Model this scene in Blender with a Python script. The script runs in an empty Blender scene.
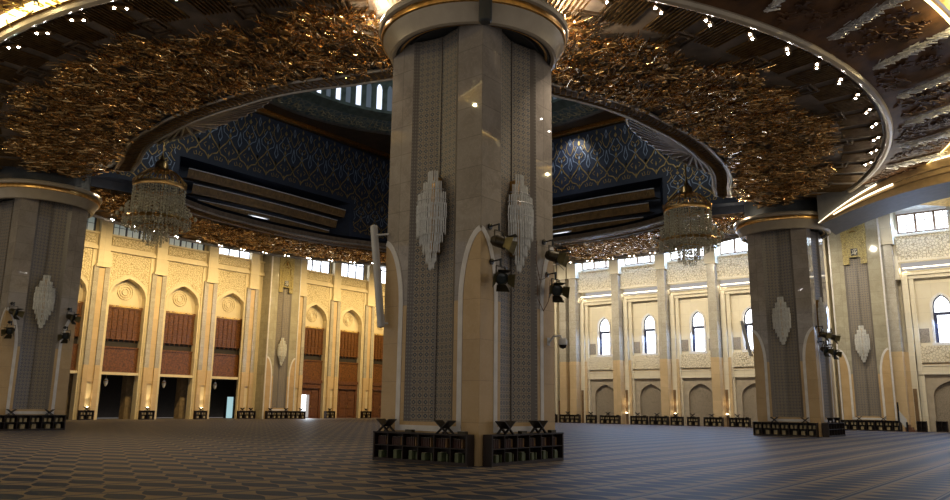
import bpy, math, random
from math import sin, cos, pi, radians, sqrt, atan2, hypot
from mathutils import Vector, Matrix
random.seed(7)
SC = bpy.context.scene
COL = SC.collection

# ------------------------------------------------------------------ helpers
class MB:
    """collects faces; build() links them as ONE mesh object"""
    def __init__(s, T=None):
        s.v = []; s.f = []; s.T = T
    def pt(s, p):
        if s.T: p = s.T(*p)
        s.v.append(tuple(p)); return len(s.v)-1
    def quad(s, *ps):
        s.f.append([s.pt(p) for p in ps])
    def box(s, x0, x1, y0, y1, z0, z1):
        b = [s.pt(p) for p in ((x0,y0,z0),(x1,y0,z0),(x1,y1,z0),(x0,y1,z0),(x0,y0,z1),(x1,y0,z1),(x1,y1,z1),(x0,y1,z1))]
        for q in ((0,3,2,1),(4,5,6,7),(0,1,5,4),(1,2,6,5),(2,3,7,6),(3,0,4,7)):
            s.f.append([b[i] for i in q])
    def obox(s, c, ax, ay, az, hx, hy, hz):
        c = Vector(c); b = []
        for sz in (-1,1):
            for sx, sy in ((-1,-1),(1,-1),(1,1),(-1,1)):
                b.append(s.pt(c + ax*(hx*sx) + ay*(hy*sy) + az*(hz*sz)))
        for q in ((0,3,2,1),(4,5,6,7),(0,1,5,4),(1,2,6,5),(2,3,7,6),(3,0,4,7)):
            s.f.append([b[i] for i in q])
    def bar(s, a, b, w, h=None, up=(0,0,1)):
        a = Vector(a); b = Vector(b); d = b-a; L = d.length
        if L < 1e-6: return
        d /= L; u = Vector(up)
        if abs(d.dot(u)) > .97: u = Vector((1,0,0))
        r = d.cross(u).normalized(); u = r.cross(d)
        s.obox((a+b)/2, d, r, u, L/2, w/2, (h or w)/2)
    def tube(s, pts, rad, n=8, caps=True, closed=False):
        pts = [Vector(p) for p in pts]; rings = []
        m = len(pts)
        for i, p in enumerate(pts):
            if closed: d = pts[(i+1)%m]-pts[i-1]
            else: d = pts[min(i+1,m-1)]-pts[max(i-1,0)]
            d = d.normalized() if d.length > 1e-9 else Vector((0,0,1))
            u = Vector((0,0,1)) if abs(d.z) < .95 else Vector((1,0,0))
            r = d.cross(u).normalized(); u = r.cross(d)
            R = rad[i] if isinstance(rad, (list, tuple)) else rad
            rings.append([s.pt(p + r*(R*cos(2*pi*k/n)) + u*(R*sin(2*pi*k/n))) for k in range(n)])
        for i in range(m if closed else m-1):
            a = rings[i]; b = rings[(i+1)%m]
            for k in range(n): s.f.append([a[k], a[(k+1)%n], b[(k+1)%n], b[k]])
        if caps and not closed:
            s.f.append(rings[0][::-1]); s.f.append(rings[-1])
    def lathe(s, prof, c=(0,0,0), n=48, a0=0, a1=2*pi):
        full = abs(a1-a0-2*pi) < 1e-6; m = n if full else n+1
        rings = [[s.pt((c[0]+r*cos(a0+(a1-a0)*k/n), c[1]+r*sin(a0+(a1-a0)*k/n), c[2]+z)) for k in range(m)] for r, z in prof]
        for i in range(len(rings)-1):
            for k in range(n):
                k2 = (k+1) % m
                s.f.append([rings[i][k], rings[i][k2], rings[i+1][k2], rings[i+1][k]])
    def poly(s, ps, y0=None, y1=None):
        """ps = (u, z) outline; extruded along the middle axis from y0 to y1"""
        if y1 is None:
            s.f.append([s.pt((u, y0, z)) for u, z in ps]); return
        a = [s.pt((u, y0, z)) for u, z in ps]; b = [s.pt((u, y1, z)) for u, z in ps]
        s.f.append(a); s.f.append(b[::-1]); n = len(ps)
        for i in range(n): s.f.append([a[i], b[i], b[(i+1)%n], a[(i+1)%n]])
    def ribbon(s, ps, w, y, h=0.0):
        """flat ribbon along a (u,z) polyline in plane y"""
        n = len(ps); L = []
        for i in range(n):
            a = ps[max(i-1,0)]; b = ps[min(i+1,n-1)]
            dx, dz = b[0]-a[0], b[1]-a[1]; q = hypot(dx, dz) or 1
            ww = w/2*(1 if not isinstance(w, (list,)) else 1)
            L.append(((ps[i][0]-dz/q*ww, ps[i][1]+dx/q*ww), (ps[i][0]+dz/q*ww, ps[i][1]-dx/q*ww)))
        for i in range(n-1):
            (a, b), (c, d) = L[i], L[i+1]
            s.f.append([s.pt((p[0], y, p[1])) for p in (a, b, d, c)])
            if h:
                s.f.append([s.pt((a[0],y,a[1])), s.pt((a[0],y+h,a[1])), s.pt((c[0],y+h,c[1])), s.pt((c[0],y,c[1]))])
                s.f.append([s.pt((b[0],y,b[1])), s.pt((b[0],y+h,b[1])), s.pt((d[0],y+h,d[1])), s.pt((d[0],y,d[1]))])
    def build(s, name, m, parent=None, smooth=False, bevel=0):
        me = bpy.data.meshes.new(name)
        me.from_pydata(s.v, [], s.f); me.update()
        if smooth:
            me.shade_smooth()
            try: me.set_sharp_from_angle(angle=radians(35))
            except Exception: pass
        if m: me.materials.append(m)
        o = bpy.data.objects.new(name, me); COL.objects.link(o)
        if parent: o.parent = parent
        if bevel:
            b = o.modifiers.new('bevel', 'BEVEL'); b.width = bevel; b.segments = 2; b.limit_method = 'ANGLE'
        return o

def tag(o, label=None, cat=None, group=None, kind=None):
    if label: o['label'] = label
    if cat: o['category'] = cat
    if group: o['group'] = group
    if kind: o['kind'] = kind
    return o
def thing(name, loc=(0,0,0), rz=0, label=None, cat=None, group=None, kind=None):
    o = bpy.data.objects.new(name, None); COL.objects.link(o)
    o.location = loc; o.rotation_euler = (0, 0, rz); o.empty_display_size = .2
    return tag(o, label, cat, group, kind)
def children(o): return [c for c in COL.objects if c.parent is o]
def copy_tree(o, parent=None):
    kids = children(o)
    c = o.copy(); COL.objects.link(c); c.parent = parent
    for k in kids: copy_tree(k, c)
    return c
def placed(proto, first, loc, rz, label, cat=None, group=None):
    """proto for the first use, a copy afterwards"""
    o = proto if first else copy_tree(proto)
    o.location = loc; o.rotation_euler = (0, 0, rz)
    o['label'] = label
    if group: o['group'] = group
    elif 'group' in o: del o['group']
    return o

# ------------------------------------------------------------------ materials
def newmat(name):
    m = bpy.data.materials.new(name); m.use_nodes = True
    nt = m.node_tree; nt.nodes.clear()
    out = nt.nodes.new('ShaderNodeOutputMaterial'); b = nt.nodes.new('ShaderNodeBsdfPrincipled')
    nt.links.new(b.outputs[0], out.inputs[0]); return m, nt, b
class N:
    """tiny expression helper for shader maths"""
    def __init__(s, nt, sock): s.nt = nt; s.s = sock
    def op(s, o, b=None, c=None):
        n = s.nt.nodes.new('ShaderNodeMath'); n.operation = o
        for i, x in enumerate((s, b, c)):
            if x is None: continue
            if isinstance(x, N): s.nt.links.new(x.s, n.inputs[i])
            else: n.inputs[i].default_value = x
        return N(s.nt, n.outputs[0])
    def __add__(s, b): return s.op('ADD', b)
    def __sub__(s, b): return s.op('SUBTRACT', b)
    def __mul__(s, b): return s.op('MULTIPLY', b)
    def __truediv__(s, b): return s.op('DIVIDE', b)
    def fract(s): return s.op('FRACT')
    def abs(s): return s.op('ABSOLUTE')
    def lt(s, b): return s.op('LESS_THAN', b)
    def gt(s, b): return s.op('GREATER_THAN', b)
    def sin(s): return s.op('SINE')
    def max(s, b): return s.op('MAXIMUM', b)
    def min(s, b): return s.op('MINIMUM', b)
    def pow(s, b): return s.op('POWER', b)
def coords(nt):
    tc = nt.nodes.new('ShaderNodeTexCoord'); sp = nt.nodes.new('ShaderNodeSeparateXYZ')
    nt.links.new(tc.outputs['Object'], sp.inputs[0])
    return tc, [N(nt, sp.outputs[i]) for i in range(3)]
def mix(nt, fac, a, b):
    n = nt.nodes.new('ShaderNodeMix'); n.data_type = 'RGBA'
    for x, i in ((fac, 0), (a, 6), (b, 7)):
        if isinstance(x, N): nt.links.new(x.s, n.inputs[i])
        elif hasattr(x, 'links'): nt.links.new(x, n.inputs[i])
        elif i == 0: n.inputs[0].default_value = x
        else: n.inputs[i].default_value = (*x, 1)
    return n.outputs[2]
def noise(nt, vec, scale, detail=4, rough=.55, dist=0):
    n = nt.nodes.new('ShaderNodeTexNoise'); n.inputs['Scale'].default_value = scale
    n.inputs['Detail'].default_value = detail; n.inputs['Roughness'].default_value = rough
    n.inputs['Distortion'].default_value = dist
    nt.links.new(vec, n.inputs['Vector']); return N(nt, n.outputs[0])
def ramp(nt, x, a, b):
    n = nt.nodes.new('ShaderNodeMapRange'); n.inputs[1].default_value = a; n.inputs[2].default_value = b
    nt.links.new(x.s, n.inputs[0]); return N(nt, n.outputs[0])
def bump(nt, b, h, strength, dist=.02):
    n = nt.nodes.new('ShaderNodeBump'); n.inputs['Strength'].default_value = strength
    n.inputs['Distance'].default_value = dist
    nt.links.new(h.s, n.inputs['Height']); nt.links.new(n.outputs[0], b.inputs['Normal'])
def plain(name, col, rough=.5, metal=0, var=.12, scale=3, bumps=0, emit=None, es=0, spec=.5):
    m, nt, b = newmat(name); tc, _ = coords(nt)
    f = noise(nt, tc.outputs['Object'], scale)
    d = tuple(max(0, c*(1-var*2)) for c in col); l = tuple(min(1, c*(1+var*1.2)) for c in col)
    nt.links.new(mix(nt, ramp(nt, f, .3, .7), d, l), b.inputs['Base Color'])
    b.inputs['Roughness'].default_value = rough; b.inputs['Metallic'].default_value = metal
    b.inputs['Specular IOR Level'].default_value = spec
    if bumps: bump(nt, b, noise(nt, tc.outputs['Object'], scale*4), bumps)
    if emit:
        b.inputs['Emission Color'].default_value = (*emit, 1); b.inputs['Emission Strength'].default_value = es
    return m
def marble(name, c1, c2, vein, rough, bw=1.1, bh=.95, joint=.012):
    m, nt, b = newmat(name); tc, (x, y, z) = coords(nt)
    f = noise(nt, tc.outputs['Object'], .9, 6, .6, 1.2)
    v = noise(nt, tc.outputs['Object'], 1.7, 8, .65, 2.5)
    col = mix(nt, ramp(nt, f, .35, .65), c1, c2)
    col = mix(nt, ramp(nt, (v-.5).abs(), .03, 0)*.5, col, vein)
    u = (x+y)/bw; w = z/bh
    # every slab gets a slightly different tone
    fl = nt.nodes.new('ShaderNodeCombineXYZ')
    nt.links.new(u.op('FLOOR').s, fl.inputs[0]); nt.links.new(w.op('FLOOR').s, fl.inputs[1])
    wn = nt.nodes.new('ShaderNodeTexWhiteNoise'); nt.links.new(fl.outputs[0], wn.inputs['Vector'])
    col = mix(nt, N(nt, wn.outputs[0])*.35, col, tuple(.72*k for k in c1))
    j = ((w.fract()-.5).abs()).gt(.5-joint/bh/1.0)
    j = j.max(((u.fract()-.5).abs()).gt(.5-joint/bw))
    col = mix(nt, j*.45, col, tuple(.45*k for k in c1))
    nt.links.new(col, b.inputs['Base Color']); b.inputs['Roughness'].default_value = rough
    return m
def relief(name, c1, c2, scale, rough=.6, strength=.8, thr=(.06, .16)):
    """carved arabesque: voronoi edges over noise"""
    m, nt, b = newmat(name); tc, _ = coords(nt)
    vo = nt.nodes.new('ShaderNodeTexVoronoi'); vo.feature = 'DISTANCE_TO_EDGE'; vo.inputs['Scale'].default_value = scale
    nt.links.new(tc.outputs['Object'], vo.inputs['Vector'])
    d = N(nt, vo.outputs['Distance']); f = ramp(nt, d, *thr)
    nt.links.new(mix(nt, f, c2, c1), b.inputs['Base Color'])
    b.inputs['Roughness'].default_value = rough; bump(nt, b, f, strength, .04)
    return m

M = {}
M['pillar'] = marble('pillar_marble', (.29,.25,.215), (.40,.35,.305), (.5,.44,.37), .025)
M['pier'] = marble('pier_marble', (.36,.32,.23), (.45,.41,.30), (.58,.53,.42), .08)
M['beige'] = marble('beige_cladding', (.54,.36,.17), (.62,.43,.22), (.64,.47,.27), .35, 1.3, 1.15, .008)
M['white'] = plain('white_marble_strip', (.74,.70,.66), .3, var=.06)
M['wall'] = marble('wall_stone', (.74,.62,.40), (.79,.68,.46), (.8,.7,.5), .5, 1.6, 1.2, .008)
M['wall_white'] = marble('wall_stone_pale', (.74,.65,.48), (.79,.71,.54), (.8,.72,.56), .5, 1.6, 1.2, .008)
M['greymarble'] = marble('pilaster_grey_marble', (.40,.36,.29), (.50,.45,.37), (.7,.66,.58), .2, 1.5, .9, .01)
M['slab'] = marble('pilaster_beige', (.61,.44,.24), (.68,.50,.29), (.7,.53,.32), .45, 1.4, 1.2, .008)
M['carve'] = relief('carved_stucco', (.80,.68,.44), (.46,.35,.17), 5, thr=(.03,.10))
M['carve_white'] = relief('carved_stucco_pale', (.78,.68,.48), (.42,.33,.20), 4.5, thr=(.03,.10))
M['lattice_stone'] = relief('lattice_tile', (.36,.30,.23), (.22,.18,.13), 9, .5, .3)
M['inner_stone'] = plain('recess_stone', (.44,.37,.28), .55, var=.08, scale=2)
M['gold'] = plain('gold_metal', (.62,.37,.13), .3, 1, .15, 5)
M['gold_dark'] = plain('bronze_gold', (.28,.17,.07), .38, 1, .2, 3)
M['goldrelief'] = plain('gilded_relief', (.72,.46,.19), .22, 1, .2, 1.3)
M['bronze_panel'] = plain('bronze_ceiling_panel', (.21,.165,.13), .5, .1, .25, 1.1, .1)
M['coffer'] = plain('brown_coffer', (.13,.058,.020), .6, 0, .25, 1.5, .3)
M['ceilgold'] = plain('bright_gold_leaf', (.9,.62,.22), .35, .7, .2, 4, .6)
M['goldhead'] = relief('gilded_carving', (.55,.44,.16), (.26,.20,.08), 8, .4, .5)
M['crystal_dark'] = plain('amber_crystal', (.88,.76,.54), .1, 0, .2, 9)
M['silver'] = plain('crystal_silver', (.85,.84,.84), .3, .6, .1, 6)
M['rim'] = plain('rim_bronze', (.20,.14,.09), .4, .7, .2, 4, .3)
M['rimedge'] = plain('rim_edge_silver', (.42,.38,.33), .35, .7, .1, 4)
M['cream'] = plain('cream_plaster', (.40,.33,.24), .32, .1, .05, 2)
M['darkgroove'] = plain('dark_groove', (.035,.04,.045), .4, 0, .1)
M['tiergold'] = plain('dull_gold_tier', (.22,.12,.035), .5, .3, .2, 3)
M['blue'] = plain('navy_panel', (.026,.033,.055), .45, 0, .12, 2)
M['bluegold'] = plain('arabesque_gold', (.45,.30,.10), .4, .6, .2, 4)
M['bluesilver'] = plain('arabesque_silver', (.32,.38,.46), .4, .5, .2, 4)
M['brownsoffit'] = plain('brown_soffit', (.20,.13,.07), .45, .3, .15, 1)
M['green'] = plain('green_dome_plaster', (.17,.21,.17), .5, .1, .2, 2)
M['calband'] = relief('calligraphy_ground', (.16,.23,.24), (.36,.38,.30), 2.2, .4, .3)
M['script'] = plain('script_gold', (.62,.56,.36), .4, .4)
M['aisle'] = plain('aisle_ceiling_plaster', (.50,.50,.50), .6, 0, .04)
M['archgrey'] = plain('arch_soffit_grey', (.17,.16,.145), .5, 0, .08)
M['tan'] = plain('arch_tan', (.42,.29,.15), .4, .3, .08)
M['script_gold'] = plain('inscription_gold', (.85,.60,.20), .45)
M['wood'] = plain('mahogany', (.16,.062,.016), .4, 0, .3, 6, .1)
M['wood_dark'] = plain('dark_bookcase_wood', (.016,.007,.005), .5, 0, .25, 6)
M['stand'] = plain('black_wood', (.018,.012,.010), .4, 0, .2, 6)
M['curtain'] = plain('passage_stone', (.30,.22,.13), .8, 0, .15, 3)
M['dark'] = plain('dark_room', (.03,.022,.016), .7, 0, .1)  # near-black colour stands in for the darkness of unlit interiors
M['steel_dark'] = plain('dark_brown_metal', (.055,.045,.028), .4, .6, .2)
M['olive'] = plain('heat_stained_flap', (.16,.13,.055), .45, .5, .2)
M['whitemetal'] = plain('white_enamel', (.58,.57,.56), .35, 0, .03)
M['black'] = plain('black_plastic', (.012,.012,.014), .25)
M['lens'] = plain('lens_glass', (.05,.06,.06), .08, 0, .02)
M['crystal'] = plain('cut_crystal', (.93,.90,.84), .12, 0, .1, 9)
M['crystal_dark'].node_tree.nodes['Principled BSDF'].inputs['Transmission Weight'].default_value = .35
M['crystal'].node_tree.nodes['Principled BSDF'].inputs['Transmission Weight'].default_value = .05
M['book_brown'] = plain('brown_leather_book', (.05,.016,.010), .5, 0, .2)
M['book_tan'] = plain('tan_book', (.30,.17,.07), .5, 0, .15)
M['book_green'] = plain('green_book', (.10,.12,.055), .5, 0, .25)
M['book_pale'] = plain('pale_book', (.34,.27,.15), .5, 0, .2)
M['page'] = plain('paper', (.7,.64,.5), .6, 0, .05)
M['frame_dark'] = plain('window_frame_navy', (.04,.045,.09), .4)
M['frame_brown'] = plain('window_frame_brown', (.22,.13,.08), .4)
M['slot_shade'] = plain('slot_brown', (.20,.12,.055), .6)
M['doorwood'] = plain('door_wood', (.15,.06,.028), .4, 0, .2, 5, .1)
def glow(name, col, s):
    m, nt, b = newmat(name); tc, _ = coords(nt)
    b.inputs['Base Color'].default_value = (.6,.6,.62,1); b.inputs['Roughness'].default_value = .2
    nt.links.new(mix(nt, noise(nt, tc.outputs['Object'], 3), tuple(c*.88 for c in col), col), b.inputs['Emission Color'])
    b.inputs['Emission Strength'].default_value = s
    return m
M['daylight'] = glow('daylit_glass', (.86,.92,1), 4.5)
M['daylight_top'] = glow('daylit_clerestory_glass', (.88,.94,1), 4)
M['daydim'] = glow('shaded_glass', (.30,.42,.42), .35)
M['day_dome'] = glow('daylit_dome_glass', (.72,.80,1), 1.6)
M['dome_blue'] = glow('stained_blue_glass', (.12,.26,.42), .10)
M['daydoor'] = glow('daylit_doorway', (.9,.95,1), 2.5)
M['passlight'] = glow('passage_daylight', (.35,.55,.58), 1.1)
M['lamp_white'] = glow('spot_lamp_white', (1,.93,.85), 120)
M['lamp_warm'] = glow('spot_lamp_warm', (1,.80,.48), 45)
M['cove'] = glow('cove_strip', (1,.88,.62), 3.2)
M['cove_gold'] = glow('gold_cove_strip', (1,.74,.28), 5)
M['uplamp'] = glow('uplight_lamp', (1,.82,.5), 14)

def tile_mat():
    m, nt, b = newmat('niche_mosaic_tile'); tc, (x, y, z) = coords(nt)
    P = .20
    a = (x/P).fract()-.5; c = (z/P).fract()-.5
    r = (a*a+c*c).pow(.5); dia = a.abs()+c.abs()
    grid = (a.abs().max(c.abs())).gt(.45)
    col = mix(nt, dia.lt(.38), (.31,.26,.20), (.045,.065,.095))
    col = mix(nt, r.lt(.13), col, (.34,.27,.18))
    col = mix(nt, grid, col, (.16,.12,.09))
    big = ((z/(P*8)).fract()-.5).abs().gt(.47)
    nz = noise(nt, tc.outputs['Object'], .8)
    col = mix(nt, ramp(nt, nz, .4, .7)*.2, col, (.30,.27,.24))
    nt.links.new(col, b.inputs['Base Color']); b.inputs['Roughness'].default_value = .5
    return m
M['tile'] = tile_mat()
def border_mat():
    m, nt, b = newmat('niche_border_tile'); tc, (x, y, z) = coords(nt)
    a = (z/.11).fract()-.5; c = ((x+y)/.11).fract()-.5
    f = (a.abs()+c.abs()).lt(.33)
    nt.links.new(mix(nt, f, (.17,.145,.125), (.29,.26,.22)), b.inputs['Base Color'])
    b.inputs['Roughness'].default_value = .35; return m
M['border'] = border_mat()
def carpet_mat():
    m, nt, b = newmat('prayer_carpet'); tc, (x, y, z) = coords(nt)
    u = ((x-28.0)/1.45).fract(); v = ((y+.2)/.70).fract()-.5
    t = ((u-.14)/.86).max(0.0)
    w = (t*pi).sin().max(0.0).pow(1.1)*.455
    leaf = v.abs().lt(w)
    core = v.abs().lt(w*.45)
    nz = noise(nt, tc.outputs['Object'], 26, 3); big = noise(nt, tc.outputs['Object'], .25, 2)
    tan_ = mix(nt, nz, (.20,.145,.095), (.265,.20,.135)); blue = mix(nt, nz, (.012,.024,.054), (.020,.037,.080))
    col = mix(nt, leaf, tan_, blue)
    col = mix(nt, core*.25, col, (.05,.06,.085))
    strip = u.lt(.13); col = mix(nt, strip, col, blue)
    line = (u-.035).abs().lt(.014); line2 = (u-.125).abs().lt(.02)
    col = mix(nt, line.max(line2), col, (.22,.19,.155))
    nt.links.new(col, b.inputs['Base Color']); b.inputs['Roughness'].default_value = .55
    b.inputs['Specular IOR Level'].default_value = .12
    bump(nt, b, nz, .25, .01)
    return m
M['carpet'] = carpet_mat()

G = 16.82            # pillar centres at (+-G, +-G)
W = 1.9              # half pillar side
XL, YR = -39.75, 36.6

# ------------------------------------------------------------------ floor
b = MB(); b.quad((-46,-40,0),(44,-40,0),(44,42,0),(-46,42,0))
tag(b.build('floor', M['carpet']), kind='structure')

# ------------------------------------------------------------------ pillar faces
def arch_pts(zs, za, hw, n=10):
    """pointed arch outline, u from -hw to hw"""
    out = []
    for i in range(2*n+1):
        u = -1 + i/n
        k = 2.1; f = lambda v: sqrt(max(0, k*k-(abs(v)+k-1)**2))
        out.append((u*hw, zs + (za-zs)*f(u)/f(0)))
    return out
def curve_strip(side, n=12):
    """centre line of the white strip: up the niche side, then out to the corner in a half pointed arch"""
    pts = [(side*1.19, .98), (side*1.19, 3.0), (side*1.19, 4.5)]
    for i in range(1, n+1):
        t = i/n
        u = 1.19 + (W-1.19)*(1-cos(t*pi/2*.92))/(1-cos(pi/2*.92))
        z = 4.5 + 2.15*sin(t*pi/2*.92)/sin(pi/2*.92)
        pts.append((side*u, z))
    return pts
def face_parts(root, rz, top, d0, niche_hw=.95, nd=.3, body=None):
    """one face of a pillar: niche mosaic, borders, white strip frame and beige corner cladding.
       local frame: u across, y into the pillar, z up; face plane at distance d0 from the pillar axis"""
    def T(u, y, z):
        X, Y = u, -(d0 - y)
        return (X*cos(rz)-Y*sin(rz), X*sin(rz)+Y*cos(rz), z)
    def place(mb, name, mat, smooth=False):
        o = mb.build(name, mat, root, smooth); o.location = (0, 0, 0); o.rotation_euler = (0, 0, rz); return o
    L = lambda u, y, z: (u, -(d0-y), z)
    zb = 1.15; iw = niche_hw-.17
    t = MB(L)
    t.quad((-iw,.12,zb),(0,nd,zb),(0,nd,top),(-iw,.12,top)); t.quad((0,nd,zb),(iw,.12,zb),(iw,.12,top),(0,nd,top))
    t.quad((-niche_hw,0,zb),(niche_hw,0,zb),(0,nd,zb),(0,nd,zb+.001))
    place(t, 'mosaic_panel', M['tile'])
    t = MB(L)
    for s in (-1, 1):
        t.quad((s*niche_hw,0,zb),(s*iw,.12,zb),(s*iw,.12,top),(s*niche_hw,0,top))
    t.box(-.035,.035,nd-.05,nd+.02,zb,top)
    place(t, 'mosaic_border', M['border'])
    # beige cladding of both corners and below the niche
    t = MB(L)
    for s in (-1, 1):
        cl = curve_strip(s)
        poly = [(s*W,0.0),(s*niche_hw,0.0)]
        poly += [(s*niche_hw, 4.9)] if False else []
        pts = [(s*1.19,0.0)]+[(p[0],p[1]) for p in cl]
        prev = None
        # fill between strip and the corner edge
        for a, c in zip(pts[:-1], pts[1:]):
            t.quad((a[0],-.012,a[1]),(s*(W+.012),-.012,a[1]),(s*(W+.012),-.012,c[1]),(c[0],-.012,c[1]))
        t.quad((s*1.19,-.012,0),(s*niche_hw,-.012,0),(s*niche_hw,-.012,4.6),(s*1.19,-.012,4.6))
    t.quad((-niche_hw,-.012,0),(niche_hw,-.012,0),(niche_hw,-.012,zb),(-niche_hw,-.012,zb))
    place(t, 'corner_cladding', M['beige'])
    t = MB(L)
    for s in (-1, 1): t.ribbon(curve_strip(s), .17, -.03, .03)
    t.box(-1.275,1.275,-.03,0,.88,1.04)
    place(t, 'arch_strip', M['white'])

def shaft_mesh(top, hw=W, nh=.95, nd=.3, faces=(0,1,2,3), back=None):
    b = MB()
    for k in range(4):
        rz = k*pi/2
        def T(u, y, z, rz=rz):
            X, Y = u, -(hw-y); return (X*cos(rz)-Y*sin(rz), X*sin(rz)+Y*cos(rz), z)
        b.T = T
        if k in faces:
            for s in (-1, 1):
                b.quad((s*nh,0,0),(s*hw,0,0),(s*hw,0,top),(s*nh,0,top))
            b.quad((-nh,0,0),(nh,0,0),(nh,0,1.15),(-nh,0,1.15))
        else:
            b.quad((-hw,0,0),(hw,0,0),(hw,0,top),(-hw,0,top))
    b.T = None
    return b
def make_pillar(loc, label):
    r = thing('marble_pillar', loc, 0, label, 'pillar', None)
    shaft_mesh(13.35).build('shaft', M['pillar'], r)
    for k in range(4): face_parts(r, k*pi/2, 13.3, W)
    cap = MB(); cap.lathe([(2.62,13.04),(2.72,13.0),(2.80,13.04),(2.86,13.2),(2.98,13.42),(3.06,13.56)], n=96)
    c = cap.build('capital', M['cream'], r, True)
    g = MB(); g.lathe([(3.04,13.55),(3.12,13.58),(3.14,13.68),(3.12,13.78),(3.10,13.80)], n=96); g.build('gold_band', M['gold'], r, True)
    g = MB(); g.lathe([(3.08,13.80),(3.19,13.84),(3.23,13.93),(3.2,14.03),(3.1,14.08),(2.5,14.10),(2.3,14.10)], n=96); g.build('rim_moulding', M['cream'], r, True)
    g = MB(); g.lathe([(2.5,13.1),(2.56,13.06),(2.62,13.1)], n=96); g.build('dark_ring', M['darkgroove'], r, True)
    g = MB(); g.lathe([(2.40,13.16),(2.44,13.11),(2.50,13.12)], n=96); g.build('gold_ring', M['gold'], r, True)
    g = MB(); g.lathe([(0.01,13.34),(2.1,13.34),(2.12,13.26),(2.2,13.24),(2.24,13.3),(2.42,13.2)], n=96); g.build('soffit', M['darkgroove'], r, True)
    g = MB(); g.lathe([(2.5,14.0),(2.45,15.4)], n=48); g.build('neck', M['darkgroove'], r, True)
    return r
PC = make_pillar((G,-G,0), 'nearest huge square marble pillar in the centre with mosaic niches and round capital')
p = copy_tree(PC); p.location = (G,G,0); p['label'] = 'marble pillar on the right with bookcases at its foot, in front of the arched windows'
p = copy_tree(PC); p.location = (-G,-G,0); p['label'] = 'marble pillar at the left edge, cut by the picture, beside the dark passages'

# ------------------------------------------------------------------ engaged piers on the walls
def make_pier(loc, rz, top, label):
    r = thing('wall_pier', loc, rz, label, 'pier')
    D = 2.0
    b = MB()
    for s in (-1, 1):
        b.quad((s*.95,-D,0),(s*2.0,-D,0),(s*2.0,-D,top),(s*.95,-D,top))
        b.quad((s*2.0,-D,0),(s*2.0,0,0),(s*2.0,0,top),(s*2.0,-D,top))
    b.quad((-.95,-D,0),(.95,-D,0),(.95,-D,1.15),(-.95,-D,1.15))
    b.build('shaft', M['pier'], r)
    face_parts(r, 0, top, D)
    w = MB()
    for s in (-1, 1):
        w.box(s*2.0-.06, s*2.0+.06, -D-.06, -D+.06, 0, top)
    w.build('edge_trim', M['white'], r)
    # gold niche head hung at the top of the niche
    g = MB()
    L = [(-.95,14.2),(-.95,top-.05),(.95,top-.05),(.95,14.2),(.45,13.9),(.45,14.9),(0,14.75),(-.45,14.9),(-.45,13.9)]
    g.box(-.95,-.45,-D-.10,-D+.02,13.9,15.9); g.box(.45,.95,-D-.10,-D+.02,13.9,15.9)
    g.box(-.45,.45,-D-.08,-D+.02,14.5,15.9); g.box(-1.0,1.0,-D-.07,-D+.02,15.9,top)
    for u, z in arch_pts(16.6,17.6,.55,8):
        g.box(u-.06,u+.06,-D-.16,-D-.06,16.0 if abs(u) > .5 else z-.1, z+.05)
    for s in (-1,1):
        for k in range(5): g.tube([(s*.78,-D-.1,14.3+k*.34),(s*.60,-D-.16,14.45+k*.34),(s*.78,-D-.1,14.6+k*.34)],.03,5)
    g.build('gilded_niche_head', M['goldhead'], r)
    q = MB(); q.box(-.27,.27,-D-.14,-D-.08,14.65,15.25); q.build('script_square', M['black'], r)
    q = MB(lambda u,y,z:(u,y,z))
    for st in (((-.2,14.75),(-.05,14.95),(-.15,15.1)),((-.05,15.15),(.1,15.1),(.2,15.15)),((0,14.75),(.15,14.85),(.2,15.0)),((-.1,14.8),(.02,14.83),(.05,15.02)),((.1,14.72),(.12,14.95))):
        q.ribbon(list(st), .045, -D-.15)
    q.build('script_strokes', M['page'], r)
    q = MB(); q.tube([(-.25,-D-.12,16.7),(0,-D-.2,16.8),(.25,-D-.12,16.7)],.05,6); q.lathe([(.01,0),(.12,.1),(.08,.3),(.01,.5)],(0,-D-.1,17.0),8); q.build('finial', M['gold'], r)
    return r
make_pier((17.2, 37.1, 0), 0, 18.38, 'pale marble pier on the back wall right of the right-hand pillar, gilded at its top')
make_pier((-16.8, 37.1, 0), 0, 18.38, 'marble pier on the back wall just right of the nearest pillar, mostly hidden by it')
make_pier((-40.2, 17.9, 0), pi/2, 19.4, 'tall grey-green marble pier on the left wall with a crystal sconce in its niche')

# ------------------------------------------------------------------ wall panels with arched holes
def arched_panel(b, u0, u1, z0, z1, uc, hw, zb, zs, za, depth, n=10):
    """front face at y=0 with an arched hole; reveals go to y=depth"""
    if u0 < uc-hw: b.quad((u0,0,z0),(uc-hw,0,z0),(uc-hw,0,z1),(u0,0,z1))
    if u1 > uc+hw: b.quad((uc+hw,0,z0),(u1,0,z0),(u1,0,z1),(uc+hw,0,z1))
    if zb > z0: b.quad((uc-hw,0,z0),(uc+hw,0,z0),(uc+hw,0,zb),(uc-hw,0,zb))
    ap = [(uc+u, z) for u, z in arch_pts(zs, za, hw, n)]
    for a, c in zip(ap[:-1], ap[1:]):
        b.quad((a[0],0,a[1]),(c[0],0,c[1]),(c[0],0,z1),(a[0],0,z1))
        b.quad((a[0],0,a[1]),(c[0],0,c[1]),(c[0],depth,c[1]),(a[0],depth,a[1]))
    for u in (uc-hw, uc+hw): b.quad((u,0,zb),(u,depth,zb),(u,depth,zs),(u,0,zs))
    if zb > 0: b.quad((uc-hw,0,zb),(uc+hw,0,zb),(uc+hw,depth,zb),(uc-hw,depth,zb))
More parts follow.
